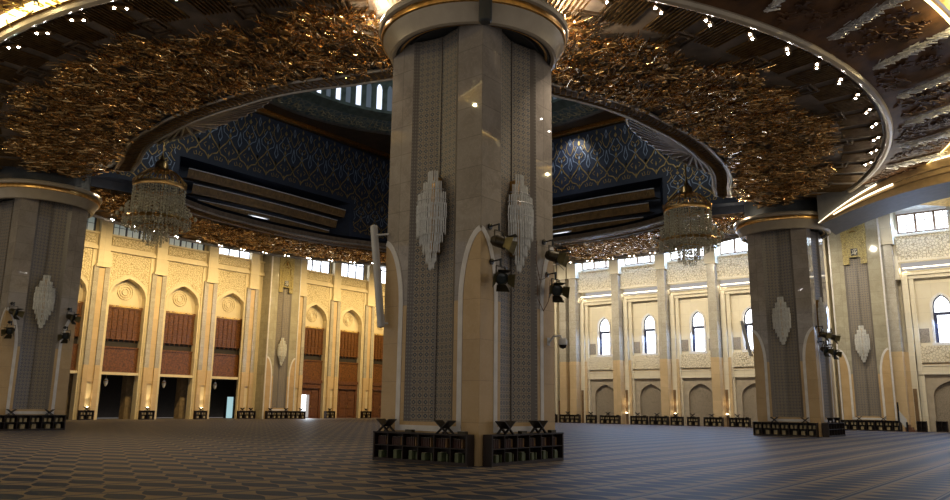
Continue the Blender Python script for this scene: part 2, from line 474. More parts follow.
def arched_fill(b, uc, hw, zb, zs, za, y, n=10):
    ap = [(uc+u, z) for u, z in arch_pts(zs, za, hw, n)]
    for a, c in zip(ap[:-1], ap[1:]):
        b.quad((a[0],y,zb),(c[0],y,zb),(c[0],y,c[1]),(a[0],y,a[1]))
def arch_moulding(b, uc, hw, zb, zs, za, y0, y1, w, n=10):
    inn = [(uc-hw, zb)]+[(uc+u, z) for u, z in arch_pts(zs, za, hw, n)]+[(uc+hw, zb)]
    out = [(uc-hw-w, zb)]+[(uc+u*(hw+w)/hw, z+w) for u, z in arch_pts(zs, za, hw, n)]+[(uc+hw+w, zb)]
    for i in range(len(inn)-1):
        a, c, d, e = inn[i], inn[i+1], out[i+1], out[i]
        b.quad((a[0],y0,a[1]),(c[0],y0,c[1]),(d[0],y0,d[1]),(e[0],y0,e[1]))
        b.quad((a[0],y0,a[1]),(c[0],y0,c[1]),(c[0],y1,c[1]),(a[0],y1,a[1]))
        b.quad((e[0],y0,e[1]),(d[0],y0,d[1]),(d[0],y1,d[1]),(e[0],y1,e[1]))

TL = lambda u, y, z: (XL-y, u, z)      # left wall: u = world Y, y into the wall
TR = lambda u, y, z: (u, YR+y, z)      # back wall: u = world X, y into the wall
win_n = [0]
def window_obj(build_pane, build_frame, pane_mat, frame_mat):
    win_n[0] += 1
    o = build_frame.build('window_%d' % win_n[0], frame_mat); tag(o, kind='structure')
    build_pane.build('pane', pane_mat, o); return o

# ---------- LEFT WALL
BL = [-10.86, -5.1, .64, 6.4, 12.15, 23.65, 29.4, 35.15]
HWL = 1.78
wl = MB(TL)
edges = [(-14,-7.98)]
for c in BL:
    arched_panel(wl, c-2.2, c+2.2, 0, 15.75, c, HWL, 0, 11.55, 13.3, .7)
for a, c in ((-8.66,-7.3),(-2.9,-1.56),(2.84,4.2),(8.6,9.95),(14.35,21.45),(25.85,27.2),(31.6,32.95),(-40,-13.06)):
    wl.quad((a,0,0),(c,0,0),(c,0,15.75),(a,0,15.75))
wl.quad((-40,0,15.75),(38,0,15.75),(38,0,17.25),(-40,0,17.25))
wall_left = wl.build('wall_left', M['wall']); tag(wall_left, kind='structure')
t = MB(TL)
for c in BL:   # niche backs above the screens, mouldings round the arch
    arched_fill(t, c, HWL, 10.4, 11.55, 13.3, .68)
    arch_moulding(t, c, HWL, 0, 11.55, 13.3, -.06, .02, .16)
    if c < 20: t.box(c-HWL, c+HWL, .0, .7, 4.1, 4.35)
t.build('arch_moulding', M['wall'], wall_left)
t = MB(TL)
for c in BL:
    for k in range(3):
        ring = [(c+ (0.75-.22*k)*cos(a*pi/10), .62, 12.05+(0.75-.22*k)*sin(a*pi/10)) for a in range(20)]
        t.tube([ (p[0],p[1],p[2]) for p in ring], .035, 5, closed=True)
t.build('medallion', M['carve'], wall_left)
t = MB(TL)
for c in BL:   # carved spandrels above each arch, carved frieze under the windows
    z1 = 15.6; a = [(c+u, z) for u, z in arch_pts(11.7, 13.72, HWL+.3, 10)]
    for p, q in zip(a[:-1], a[1:]): t.quad((p[0],-.03,p[1]),(q[0],-.03,q[1]),(q[0],-.03,z1),(p[0],-.03,z1))
    t.box(c-2.1, c+2.1, -.12, 0, 16.25, 17.05)
t.build('carved_panel', M['carve'], wall_left)
t = MB(TL)
t.box(-38,38,-.30,0,15.65,15.85); t.box(-38,38,-.2,0,15.85,16.05); t.box(-38,38,-.22,0,17.12,17.3)
t.build('cornice', M['wall'], wall_left)
# clerestory band behind the top of the wall
t = MB(TL)
t.quad((-40,.6,17.3),(38,.6,17.3),(38,0,17.3),(-40,0,17.3))
for a, c in ((-40,-12.9),(-8.9,-7.1),(-3.1,-1.4),(2.6,4.4),(8.4,10.1),(14.2,21.6),(25.7,27.4),(31.4,33.1),(37,38)):
    t.quad((a,.3,17.2),(c,.3,17.2),(c,.3,19.5),(a,.3,19.5))
t.build('upper_wall', M['wall'], wall_left)
for i, c in enumerate(BL):
    pn = MB(TL); pn.quad((c-2,.35,17.28),(c+2,.35,17.28),(c+2,.35,19.45),(c-2,.35,19.45))
    fr = MB(TL)
    for k in range(4): fr.box(c-2+k*1.333-.07, c-2+k*1.333+.07, .22, .4, 17.28, 19.4)
    fr.box(c-2,c+2,.22,.4,17.25,17.35); fr.box(c-2,c+2,.22,.4,19.0,19.12)
    for k in range(3):
        fr.box(c-2+k*1.333+.62, c-2+k*1.333+.66, .28,.4,17.28,19.1)
        fr.box(c-2+k*1.333, c-2+k*1.333+1.33, .30,.4,18.1,18.14)
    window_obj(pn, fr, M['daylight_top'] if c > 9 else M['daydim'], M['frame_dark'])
# pilasters between the bays
t = MB(TL); g = MB(TL); s_ = MB(TL); up = MB(TL)
for c in (-8.0,-2.25,3.5,9.27,26.5,32.27,14.5,21.2):
    s_.box(c-.92,c+.92,-.12,0,0,15.6)
    up.box(c-.55,c+.55,-.45,0,14.15,19.4)
    up.box(c-.64,c+.64,-.52,0,14.0,14.25)
    for s in (-1,1): t.box(c+s*.52-.22, c+s*.52+.22, -.36, 0, 4.9, 14.1); g.box(c+s*.52-.23, c+s*.52+.23, -.38, 0, 0, 4.9)
    g.box(c-.3,c+.3,-.24,0,3.4,14.0)
s_.build('pilaster_backing', M['wall'], wall_left); t.build('pilaster_marble', M['greymarble'], wall_left)
g.build('pilaster_strip', M['slab'], wall_left); up.build('pilaster_head', M['wall'], wall_left)

# passages behind the first bays, doors behind the far ones
PASS = BL[:5]
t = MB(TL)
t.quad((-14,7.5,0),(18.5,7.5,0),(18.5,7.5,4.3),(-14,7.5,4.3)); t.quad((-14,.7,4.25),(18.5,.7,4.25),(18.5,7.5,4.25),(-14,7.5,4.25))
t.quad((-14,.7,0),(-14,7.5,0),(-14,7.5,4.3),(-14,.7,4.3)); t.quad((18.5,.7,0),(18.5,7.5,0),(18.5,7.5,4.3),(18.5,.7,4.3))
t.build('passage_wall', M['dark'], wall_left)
t = MB(TL)
for c in PASS[:-1]:
    t.box(c+1.5,c+2.1,1.5,2.4,0,4.2); t.box(c+2.55,c+3.15,2.6,3.3,0,4.2); t.box(c+3.5,c+4.2,3.4,4.2,0,4.2)
t.build('passage_jamb', M['curtain'], wall_left)

def make_screen(c, label):
    r = thing('wooden_gallery_screen', TL(c,.35,4.35), 0, label, 'wooden screen', 'carved wooden gallery screens of the left wall')
    T = lambda u, y, z: (-y, u, z)
    H = 6.7
    p = MB(T); p.box(-1.76,1.76,.05,.3,0,2.35)
    p.box(-1.76,1.76,-.03,.05,2.25,2.4); p.box(-1.76,1.76,-.03,.05,.0,.1)
    p.build('balustrade', M['wood'], r)
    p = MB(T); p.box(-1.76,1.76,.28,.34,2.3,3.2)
    p.build('gap_shade', M['dark'], r)  # dark sheet stands in for the shade in the open gallery gap
    p = MB(T); p.box(-1.76,1.76,.12,.3,3.1,6.1)
    for k in range(7): p.box(-1.6+k*.53-.03,-1.6+k*.53+.03,.03,.12,3.1,6.1)
    for z in (3.1,3.85,6.0): p.box(-1.76,1.76,.03,.12,z,z+.08)
    for k in range(6):
        for z in range(8): p.box(-1.6+k*.53+.12,-1.6+k*.53+.41,.08,.12,4.05+z*.235,4.17+z*.235)
        p.lathe([(.01,-.22),(.05,-.15),(.03,0)],(-1.33+k*.53,.1,3.1),6)
    p.build('lattice_panel', M['wood'], r)
    p = MB(T); p.box(-1.76,1.76,.0,.12,6.1,6.3); p.build('head_board', M['wood'], r)
    q = MB(T); rnd = random.Random(3)
    x = -1.5
    while x < 1.45:
        k = rnd.random()
        if k < .4: q.ribbon([(x,6.2),(x,6.22)], .08, -.02)
        elif k < .75: q.ribbon([(x-.04,6.32),(x+.03,6.22),(x+.14,6.22),(x+.18,6.32)], .075, -.02)
        else: q.ribbon([(x,6.22),(x+.1,6.3),(x+.03,6.38),(x+.12,6.44)], .07, -.02)
        x += .13+.1*rnd.random()
    q.ribbon([(-1.5,6.18),(1.5,6.20)], .03, -.01)
    q.build('inscription', M['script_gold'], r)
    return r
names = ['far left bay seen past the left pillar','second bay beside the left pillar','first full arched bay right of the left pillar','second arched bay right of the left-hand pillar','third arched bay right of the left-hand pillar','arched bay over the lit white doorway','arched bay between lit doorway and white column speaker','arched bay half hidden by the nearest pillar']
scr = make_screen(BL[2], 'mahogany screen in the '+names[2])
for i, c in enumerate(BL):
    if i in (0, 2): continue
    s = copy_tree(scr); s.location = TL(c,.35,4.35); s['label'] = 'mahogany screen in the '+names[i]
for o in list(COL.objects):
    if o.name.startswith('wooden_gallery_screen') and 'group' in o: del o['group']

# wooden double doors in the far bays
def make_door(c, n, open_left):
    T = lambda u, y, z: TL(u, y, z)
    f = MB(T)
    f.box(c-1.65,c-1.35,.2,.5,0,4.1); f.box(c+1.35,c+1.65,.2,.5,0,4.1); f.box(c-1.8,c+1.8,.2,.5,4.1,4.4); f.box(c-1.35,c+1.35,.2,.5,3.5,4.1)
    f.box(c-1.5,c+1.5,.1,.25,3.45,3.6); f.box(c-1.5,c+1.5,.1,.25,4.0,4.1)
    d = f.build('door_%d' % n, M['doorwood']); tag(d, kind='structure')
    sides = (1,) if open_left else (-1,1)
    for s in sides:
        p = MB(T); a0, a1 = sorted((c+s*.02, c+s*1.33)); p.box(a0,a1,.32,.40,0.02,3.45)
        for z0, z1 in ((.25,.95),(1.15,2.0),(2.15,2.85),(2.95,3.35)): p.box(a0+.2,a1-.2,.27,.32,z0,z1)
        lf = p.build('door_leaf', M['doorwood'], d)
        h = MB(T); h.tube([(c+s*.12,.2,1.2),(c+s*.12,.2,1.5)],.03,8); h.tube([(c+s*.12,.2,1.22),(c+s*.12,.32,1.22)],.015,6); h.tube([(c+s*.12,.2,1.48),(c+s*.12,.32,1.48)],.015,6)
        h.build('door_handle', M['gold'], lf)
    if open_left:
        p = MB(T); p.quad((c-1.35,.9,0),(c+.02,.9,0),(c+.02,.9,2.75),(c-1.35,.9,2.75)); p.build('daylit_doorway', M['daydoor'], d)
        p = MB(T); p.box(c-1.35,c+.02,.3,.4,2.7,3.5); p.build('transom', M['doorwood'], d)
make_door(BL[5], 1, True); make_door(BL[6], 2, False); make_door(BL[7], 3, False)
# distant lit doorway inside the third passage
t = MB(TL); t.quad((14.45,3.2,0.02),(15.35,3.2,.02),(15.35,3.2,2.3),(14.45,3.2,2.3))
o = t.build('door_4', M['passlight']); tag(o, kind='structure')
t = MB(TL); t.box(14.3,14.45,3.0,3.3,0,2.45); t.box(14.45,15.5,3.0,3.3,2.3,2.45); t.box(15.35,17.4,3.0,3.3,0,4.2); t.build('door_frame', M['dark'], o)

# ---------- BACK (RIGHT) WALL
PX = [-6.15+5.2*k for k in range(-1, 4)] + [19.6, 24.8, 30.0]
BR = [(-5.75+5.2*k, -1.35+5.2*k) for k in range(-1, 3)] + [(20.25, 24.4), (25.45, 29.6), (30.65, 34.8)]
wr = MB(TR)
zc = 13.0
for a, c in BR:
    uc = a+2.72; 
    a0, c0 = a+.95, c-.0
    # recessed window wall above, niche wall below
    wr.T = lambda u, y, z: (u, YR+.25+y, z)
    arched_panel(wr, a, c, 5.3, 13.2, uc, .66, 7.1, 10.1, 11.05, .35)
    wr.T = TR
    wr.quad((a,0,4.55),(c,0,4.55),(c,0,5.3),(a,0,5.3)); wr.quad((a,0,5.3),(c,0,5.3),(c,.25,5.3),(a,.25,5.3))
    wr.quad((a,0,0),(uc-1.72,0,0),(uc-1.72,0,4.55),(a,0,4.55)); wr.quad((uc+1.72,0,0),(c,0,0),(c,0,4.55),(uc+1.72,0,4.55))
    wr.quad((uc-1.72,0,4.55),(uc+1.72,0,4.55),(uc+1.72,.3,4.55),(uc-1.72,.3,4.55))
    for u in (uc-1.72, uc+1.72): wr.quad((u,0,0),(u,.3,0),(u,.3,4.55),(u,0,4.55))
wr.quad((-41,.8,0),(-10.95,.8,0),(-10.95,.8,19.5),(-41,.8,19.5)) ; wr.quad((9,.35,0),(20.3,.35,0),(20.3,.35,18.4),(9,.35,18.4))
wr.quad((-40,0,16.15),(41,0,16.15),(41,.5,16.5),(-40,.5,16.5))
wall_right = wr.build('wall_right', M['wall_white']); tag(wall_right, kind='structure')
inn = MB(TR); lat = MB(TR); cv = MB(TR); fr_ = MB(TR); gl = MB(TR); sl = MB(TR); slot = MB(TR); surround = MB(TR); lat2 = MB(TR); dk = MB(TR)
for a, c in BR:
    uc = a+2.72
    # lower niche: plain stone spandrel with arched lattice
    inn.T = lambda u, y, z: (u, YR+.22+y, z)
    arched_panel(inn, uc-1.72, uc+1.72, 0, 4.55, uc, 1.22, 0, 2.9, 4.0, .25)
    lat.quad((uc-1.3,.46,0),(uc+1.3,.46,0),(uc+1.3,.46,4.1),(uc-1.3,.46,4.1))
    # carved panels
    cv.box(a+.75,c,-.02,.26,5.5,6.85); cv.box(a,c+.02,-.55,0,14.0,16.15)
    # cornices, ledges
    fr_.box(a,c,-.60,.0,13.85,14.02); fr_.box(a,c,-.62,0,16.05,16.2); fr_.box(a+.3,c,-.3,.25,12.75,12.95); fr_.box(a+.5,c,-.15,.25,12.45,12.75); fr_.box(a+.5,c,-.05,.25,5.22,5.32)
    fr_.box(a+.1,a+.55,-.30,.25,0,12.75); fr_.box(a+.6,a+.95,-.08,.25,4.55,12.5)
    dk.box(a+.9,c-.2,-.03,.24,5.28,5.38)  # darker tan strip painted as the shadow along the ledge
    slot.box(a+.14,a+.42,-.32,-.28,.0,3.4)  # flat brown strip stands in for the dark of a narrow recess
    # window surround
    arch_moulding(surround, uc, .66, 7.1, 10.1, 11.05, .14, .26, .16)
    surround.box(uc-.9,uc+.9,.08,.26,6.88,7.1)
    lat2.box(uc-1.75,uc-1.05,.2,.27,7.15,8.3); lat2.box(uc+1.05,uc+1.75,.2,.27,7.15,8.3)
    pn = MB(TR); arched_fill(pn, uc, .66, 7.1, 10.1, 11.05, .55)
    fr = MB(TR); fr.box(uc-.04,uc+.04,.46,.54,7.1,7.14); fr.box(uc-.66,uc+.66,.42,.54,9.35,9.6); 
    arch_moulding(fr, uc, .56, 7.1, 10.1, 10.93, .44, .54, .1)
    for k in range(1,6): fr.box(uc-.6,uc+.6,.5,.54,7.1+k*.37,7.12+k*.37)
    fr.box(uc-.66,uc-.42,.48,.53,7.1,9.4)
    window_obj(pn, fr, M['daylight'], M['frame_dark'])
    # clerestory
    pn = MB(TR); pn.quad((a,.5,16.5),(c+.1,.5,16.5),(c+.1,.5,18.15),(a,.5,18.15))
    fr = MB(TR)
    n = 3
    for k in range(n+1): fr.box(a+.1+k*(c-a)/n-.1, a+.1+k*(c-a)/n+.08, .38, .5, 16.5, 18.15)
    fr.box(a,c,.4,.52,16.5,16.58); fr.box(a,c,.4,.52,18.05,18.2)
    for k in range(n):
        u0 = a+.2+k*(c-a)/n
        for j in range(4): fr.box(u0+.12,u0+1.05,.44,.5,16.8+j*.33,16.84+j*.33)
        fr.box(u0+.55,u0+.6,.44,.5,16.5,18.1)
    window_obj(pn, fr, M['daylight_top'], M['frame_brown'])
inn.build('niche_stone', M['inner_stone'], wall_right); lat.build('niche_lattice', M['lattice_stone'], wall_right)
cv.build('carved_panel', M['carve_white'], wall_right); fr_.build('cornice', M['wall_white'], wall_right)
slot.build('slot_strip', M['slot_shade'], wall_right); surround.build('window_surround', M['white'], wall_right)
lat2.build('grille_square', M['lattice_stone'], wall_right); dk.build('ledge_shadow_strip', M['tan'], wall_right)
t = MB(TR)
for a, c in BR: t.box(a+.3,c,-.5,-.3,13.3,13.38)
t.build('cove_lamp', M['cove'], wall_right)
t = MB(TR); g = MB(TR); up = MB(TR)
for c in PX + [-12.6, 11.3, 13.6]:
    t.box(c-.4,c+.4,-1.08,.3,6.4,16.9); g.box(c-.41,c+.41,-1.1,.3,0,6.4)
    g.box(c+.41,c+1.2,-.25,.3,0,6.4)
    up.box(c-.55,c+.55,-1.2,.3,15.4,18.4)
t.build('pilaster_marble', M['greymarble'], wall_right); g.build('pilaster_base', M['slab'], wall_right); up.build('pilaster_head', M['wall_white'], wall_right)
# upright pale ribs beside the piers
t = MB(TR)
for x in (19.4,-14.3,-13.6,14.6,-12.95): t.box(x-.12,x+.12,-.9,.3,0,18.3)
t.box(-14.6,-11.5,-.2,.5,14.2,18.3); t.box(-11.9,-11.2,-.35,.6,0,14); t.box(-10.95,-10.8,.2,.9,0,18.3)
t.box(19.45,20.3,-.7,.4,12.4,14.4); t.box(19.45,20.3,-.35,.4,14.4,16.7)
t.build('wall_rib', M['wall_white'], wall_right)
# brown door at the far end
t = MB(TR); t.box(-13.45,-12.6,-.62,-.45,0,2.3); o = t.build('door_5', M['doorwood']); tag(o, kind='structure')
t = MB(TR); t.box(-12.8,-12.72,-.7,-.62,.95,1.15); t.build('door_handle', M['gold'], o)

# ------------------------------------------------------------------ ceiling
def side_off(th):
    """angle from the middle of the nearest side, -45..45 degrees"""
    d = math.degrees(th) % 90
    return d if d <= 45 else d-90
PROF = [(0,17.8),(9.7,17.85),(16,18.1),(22.4,18.3),(30.2,18.5),(36.2,19.0),(37,19.15),(39,20.0),(41.5,21.2),(43.5,22.4),(45,23.2)]
def contour(th, cusp=True):
    d = abs(side_off(th))
    for (a, r0), (c, r1) in zip(PROF[:-1], PROF[1:]):
        if d <= c: return r0+(r1-r0)*(d-a)/(c-a)
    return PROF[-1][1]
ZC = 15.05; RO = 26.0
NS = 360
b = MB()
rr = [contour(2*pi*k/NS) for k in range(NS)]
def ring_mesh(b, f0, f1, z0, z1, n=NS, a0=0, a1=2*pi):
    for k in range(n):
        A = a0+(a1-a0)*k/n; B = a0+(a1-a0)*(k+1)/n
        p, q, r_, s = f0(A), f0(B), f1(B), f1(A)
        b.quad((p*cos(A),p*sin(A),z0),(q*cos(B),q*sin(B),z0),(r_*cos(B),r_*sin(B),z1),(s*cos(A),s*sin(A),z1))
ring_mesh(b, contour, lambda a: RO, ZC, ZC)
ceil = b.build('ceiling', M['bronze_panel']); tag(ceil, kind='structure')
# rim fascia going up inside the opening
b = MB(); ring_mesh(b, contour, contour, ZC-.12, ZC+.45); ring_mesh(b, contour, lambda a: 24.5, ZC+.42, ZC+.42); ring_mesh(b, lambda a: contour(a)-1.1, contour, ZC+.5, ZC+.45)
b.build('opening_lid', M['blue'], ceil)
# rim band with two bright edges on each lobe
bd = MB(); ed = MB(); bt = MB()
for q in range(4):
    A0 = q*pi/2-radians(36.6); A1 = q*pi/2+radians(36.6)
    ring_mesh(bd, lambda a: contour(a)-1.05, contour, ZC-.10, ZC-.16, 60, A0, A1)
    ring_mesh(bd, lambda a: contour(a)-1.05, lambda a: contour(a)-1.05, ZC-.10, ZC+.3, 60, A0, A1)
    for off in (0, -1.05):
        pts = [((contour(A0+(A1-A0)*k/60)+off)*cos(A0+(A1-A0)*k/60), (contour(A0+(A1-A0)*k/60)+off)*sin(A0+(A1-A0)*k/60), ZC-.16+(.06 if off else 0)) for k in range(61)]
        ed.tube(pts, .07, 6)
    for a in (A0, A1):
        ed.tube([((contour(a)-1.05)*cos(a),(contour(a)-1.05)*sin(a),ZC-.1),(contour(a)*cos(a),contour(a)*sin(a),ZC-.16)],.07,6)
    for k in range(75):
        a = A0+(A1-A0)*(k+.5)/75; r0 = contour(a)-.53
        bt.tube([((r0-.3)*cos(a),(r0-.3)*sin(a),ZC-.16),(r0*cos(a+.008),r0*sin(a+.008),ZC-.22),((r0+.3)*cos(a),(r0+.3)*sin(a),ZC-.18)],.035,4)
bd.build('rim_band', M['rim'], ceil); ed.build('rim_edge', M['rimedge'], ceil); bt.build('rim_ornament', M['gold_dark'], ceil)
# gilded relief: fronds of tapering rods
rel = MB(); rnd = random.Random(11)
def rod(b, p, d, L, w, h, roll=0):
    p = Vector(p); d = Vector(d).normalized(); r = d.cross(Vector((0,0,1))).normalized(); u = r.cross(d)
    if roll: r, u = r*cos(roll)+u*sin(roll), u*cos(roll)-r*sin(roll)
    b.obox(p+d*(L/2), d, r, u, L/2, w/2, h/2)
nt_ = 0
while nt_ < 4000:
    th = rnd.random()*2*pi; r = sqrt(17.5**2+(24.0**2-17.5**2)*rnd.random())
    c0 = contour(th)
    lim = 23.3+.35*sin(th*36)+.3*sin(th*17)
    if r < c0+.25 or r > lim: continue
    nt_ += 1
    base = Vector((r*cos(th), r*sin(th), ZC-.1-.25*rnd.random()))
    main = th + rnd.gauss(0, .45)
    for k in range(9):
        a = main + rnd.gauss(0, .30)
        L = rnd.uniform(.35, .95)
        off = Vector((rnd.uniform(-.35,.35), rnd.uniform(-.35,.35), rnd.uniform(-.12,.08)))
        rod(rel, base+off, (cos(a), sin(a), rnd.uniform(-.14,.08)), L*.75, rnd.uniform(.02,.048), .012, rnd.gauss(0,.5))
    for k in range(2):
        ph = rnd.random()*pi
        rod(rel, base+Vector((rnd.uniform(-.4,.4), rnd.uniform(-.4,.4), -.05)), (cos(ph), sin(ph), rnd.uniform(-.4,.4)), .22, .16, .04)
rel.build('gilded_relief', M['goldrelief'], ceil)
# flowers at the outer fringe of the relief
fl = MB()
for k in range(230):
    th = rnd.random()*2*pi; r = 23.0+.35*sin(th*36)+.3*sin(th*17)+rnd.uniform(-.5,.5)
    c = Vector((r*cos(th), r*sin(th), ZC-.30-rnd.random()*.1))
    for j in range(5):
        a = 2*pi*j/5+rnd.random(); rod(fl, c, (cos(a), sin(a), -.35), .2, .12, .03)
fl.build('gilded_flower', M['gold'], ceil)
# ribbed field and square frames between the relief and the outer ring
sl = MB(); sq = MB()
SEC = 76
for k in range(SEC):
    A = 2*pi*k/SEC
    for j in range(9):
        a = A + (j-4)*.0068
        sl.bar((24.0*cos(a),24.0*sin(a),ZC-.05),(25.75*cos(a),25.75*sin(a),ZC-.05),.04,.07)
    if k % 2 == 0:
        c = A+pi/SEC; er = Vector((cos(c),sin(c),0)); et = Vector((-sin(c),cos(c),0))
        cc = er*23.9+Vector((0,0,ZC-.05))
        for h in (.5,.28):
            for s in (-1,1):
                sq.bar(cc+er*h*s-et*h, cc+er*h*s+et*h, .07,.10); sq.bar(cc+et*h*s-er*h, cc+et*h*s+er*h, .07,.10)
sl.build('ceiling_slats', M['gold_dark'], ceil); sq.build('square_frame', M['rim'], ceil)
b = MB(); b.tube([(26.05*cos(2*pi*k/240),26.05*sin(2*pi*k/240),ZC-.05) for k in range(240)],.17,8,closed=True)
b.build('outer_ring', M['cream'], ceil, True)
# outer coffered ceiling (near side)
A0, A1 = radians(-135), radians(50)
b = MB(); ring_mesh(b, lambda a: RO, lambda a: 29.6, ZC, 15.85, 120, A0, A1); b.build('coffer_panel', M['coffer'], ceil)
b = MB(); ring_mesh(b, lambda a: 29.85, lambda a: 33, 16.0, 16.6, 120, A0, A1)
ring_mesh(b, lambda a: 33, lambda a: 58, 16.6, 16.9, 120, A0, A1); b.build('outer_gold_ceiling', M['ceilgold'], ceil)
b = MB(); ring_mesh(b, lambda a: 29.6, lambda a: 29.72, 15.86, 15.9, 120, A0, A1); b.build('gold_cove_lamp', M['cove_gold'], ceil)
b = MB(); ring_mesh(b, lambda a: 29.74, lambda a: 29.74, 15.85, 16.02, 120, A0, A1); b.build('cove_fascia', M['gold'], ceil)
cr = MB(); fw = MB()
k = -15
while True:
    a = radians(-15-8*8 + 8*(k+15))
    if a > radians(48): break
    k += 1
    for j in range(300):
        r = rnd.uniform(26.7, 29.5); z = ZC+(r-26)*.23-.08-rnd.random()*.08
        da = rnd.gauss(0,.0030); p0 = Vector((r*cos(a+da), r*sin(a+da), z))
        ph = a+rnd.gauss(0,.25); rod(cr, p0, (cos(ph), sin(ph), rnd.uniform(-.3,.3)), rnd.uniform(.2,.5), .035, .03)
    for j in range(26):
        r = rnd.uniform(26.6, 29.2); da = radians(rnd.uniform(1.6,6.4)); z = ZC+(r-26)*.23-.06
        c = Vector((r*cos(a+da), r*sin(a+da), z)); nn = rnd.choice((6,8,3))
        for i in range(nn):
            ph = 2*pi*i/nn+rnd.random(); rod(fw, c, (cos(ph), sin(ph), -.05), rnd.uniform(.18,.4), .09, .04)
cr.build('crystal_garland', M['silver'], ceil); fw.build('carved_flower', M['coffer'], ceil)
# bright crystals on the gold border of the near left side
cr = MB()
for j in range(1600):
    a = radians(rnd.uniform(-118,-62)); r = rnd.uniform(26.4,29.4); z = ZC+(r-26)*.23-.1
    ph = rnd.random()*2*pi; rod(cr, (r*cos(a), r*sin(a), z), (cos(ph), sin(ph), rnd.uniform(-.4,.2)), rnd.uniform(.15,.4), .05, .04)
cr.build('gold_leaf_tuft', M['ceilgold'], ceil)
b = MB(); ring_mesh(b, lambda a: 26.35, lambda a: 26.75, ZC+.02, ZC+.1, 60, radians(-118), radians(-76)); b.build('gold_cove_lamp', M['cove_gold'], ceil)
# fascia closing the far side, aisle ceilings
b = MB(); ring_mesh(b, lambda a: 26.1, lambda a: 26.1, ZC, 19.6, 120, radians(50), radians(225)); b.build('far_fascia', M['bronze_panel'], ceil)
b = MB(); b.box(-41.5,-24,-40,26.0,19.45,19.7); b.box(-41.5,-24,26,41,19.45,19.7)
b.build('aisle_ceiling_left', M['aisle'], ceil)
b = MB(); b.box(-24.5,42,18.75,41,18.38,18.6); b.build('aisle_ceiling_back', M['aisle'], ceil)

b = MB(); ring_mesh(b, lambda a: 26.1, lambda a: 44, 19.62, 19.62, 120, radians(90), radians(225)); b.build('aisle_ceiling_ring', M['aisle'], ceil)
# arch from the right pillar to the side wall
def arch_z(x):
    t = (x-28.3)/9.9; return 14.75-.021*(x-28.3)**2
xs = [19.6+i*(37.0-19.6)/60 for i in range(61)]
up_z = lambda x: 16.15-.0395*(x-28.3)**2
def arch_band(z0, z1, y, y2=None):
    b = MB()
    for a, c in zip(xs[:-1], xs[1:]):
        b.quad((a,y,z0(a)),(c,y,z0(c)),(c,y,z1(c)),(a,y,z1(a)))
        if y2 is not None: b.quad((a,y,z0(a)),(c,y,z0(c)),(c,y2,z0(c)),(a,y2,z0(a)))
    return b
lerp = lambda f: (lambda x: arch_z(x)+(up_z(x)-arch_z(x))*f)
ar = MB()
for a, c in zip(xs[:-1], xs[1:]): ar.quad((a,14.95,arch_z(a)),(c,14.95,arch_z(c)),(c,18.7,arch_z(c)),(a,18.7,arch_z(a)))
arch = ar.build('trim_1', M['archgrey']); tag(arch, kind='structure')
b = arch_band(arch_z, lerp(.42), 14.95); b.build('lower_fascia', M['tan'], arch)
b = arch_band(lerp(.40), lerp(.62), 14.75, 14.95); b.build('middle_fascia', M['tan'], arch)
b = arch_band(lerp(.64), lerp(1.02), 14.55, 14.8); b.build('upper_fascia', M['tan'], arch)
allx = xs
xs = [x for x in allx if 20.2 < x < 24.2]
b = arch_band(lerp(.56), lerp(.64), 14.60, 14.75); b.build('light_strip', M['cove'], arch)
xs = [x for x in allx if x < 23.3]
b = arch_band(lerp(.98), lerp(1.07), 14.45, 14.6); b.build('light_strip', M['cove'], arch)
xs = [x for x in allx if x > 24.3]
b = arch_band(lerp(1.0), lerp(1.07), 14.45, 14.6); b.build('light_strip', M['cove'], arch)
xs = allx
b = MB()
for a, c in zip(xs[:-1], xs[1:]): b.quad((a,18.7,arch_z(a)),(c,18.7,arch_z(c)),(c,18.7,18.5),(a,18.7,18.5)); b.quad((a,14.6,up_z(a)),(c,14.6,up_z(c)),(c,14.6,17.2),(a,14.6,17.2))
b.build('arch_wall', M['archgrey'], arch)

# ------------------------------------------------------------------ octagonal blue drum and dome
DA = 17.0; HS = 17.0
def oct_T(k, d=DA):
    a = k*pi/2
    return lambda u, y, z: ((d+y)*cos(a)-u*sin(a), (d+y)*sin(a)+u*cos(a), z)
RU = 8.1     # half width of the stepped recess
b = MB(); jb = MB()
for k in range(4):
    b.T = jb.T = oct_T(k)
    if k in (1, 2):
        b.quad((-HS,0,18.85),(HS,0,18.85),(HS,0,24.1),(-HS,0,24.1))
        b.quad((-HS,0,15.1),(-RU,0,15.1),(-RU,0,18.85),(-HS,0,18.85)); b.quad((HS,0,15.1),(RU,0,15.1),(RU,0,18.85),(HS,0,18.85))
        b.quad((-RU,0,18.85),(RU,0,18.85),(RU-.9,1.5,18.6),(-RU+.9,1.5,18.6)); b.quad((-RU+.9,1.5,15.1),(RU-.9,1.5,15.1),(RU-.9,1.5,18.6),(-RU+.9,1.5,18.6))
        for sg in (-1, 1): jb.quad((sg*RU,0,15.1),(sg*RU,0,18.85),(sg*(RU-.9),1.5,18.6),(sg*(RU-.9),1.5,15.1))
    else:
        b.quad((-HS,0,15.5),(HS,0,15.5),(HS,0,24.1),(-HS,0,24.1))
drum = b.build('trim_2', M['blue']); tag(drum, kind='structure')
jb.build('recess_jamb', M['blue'], drum)
go = MB(); si = MB()
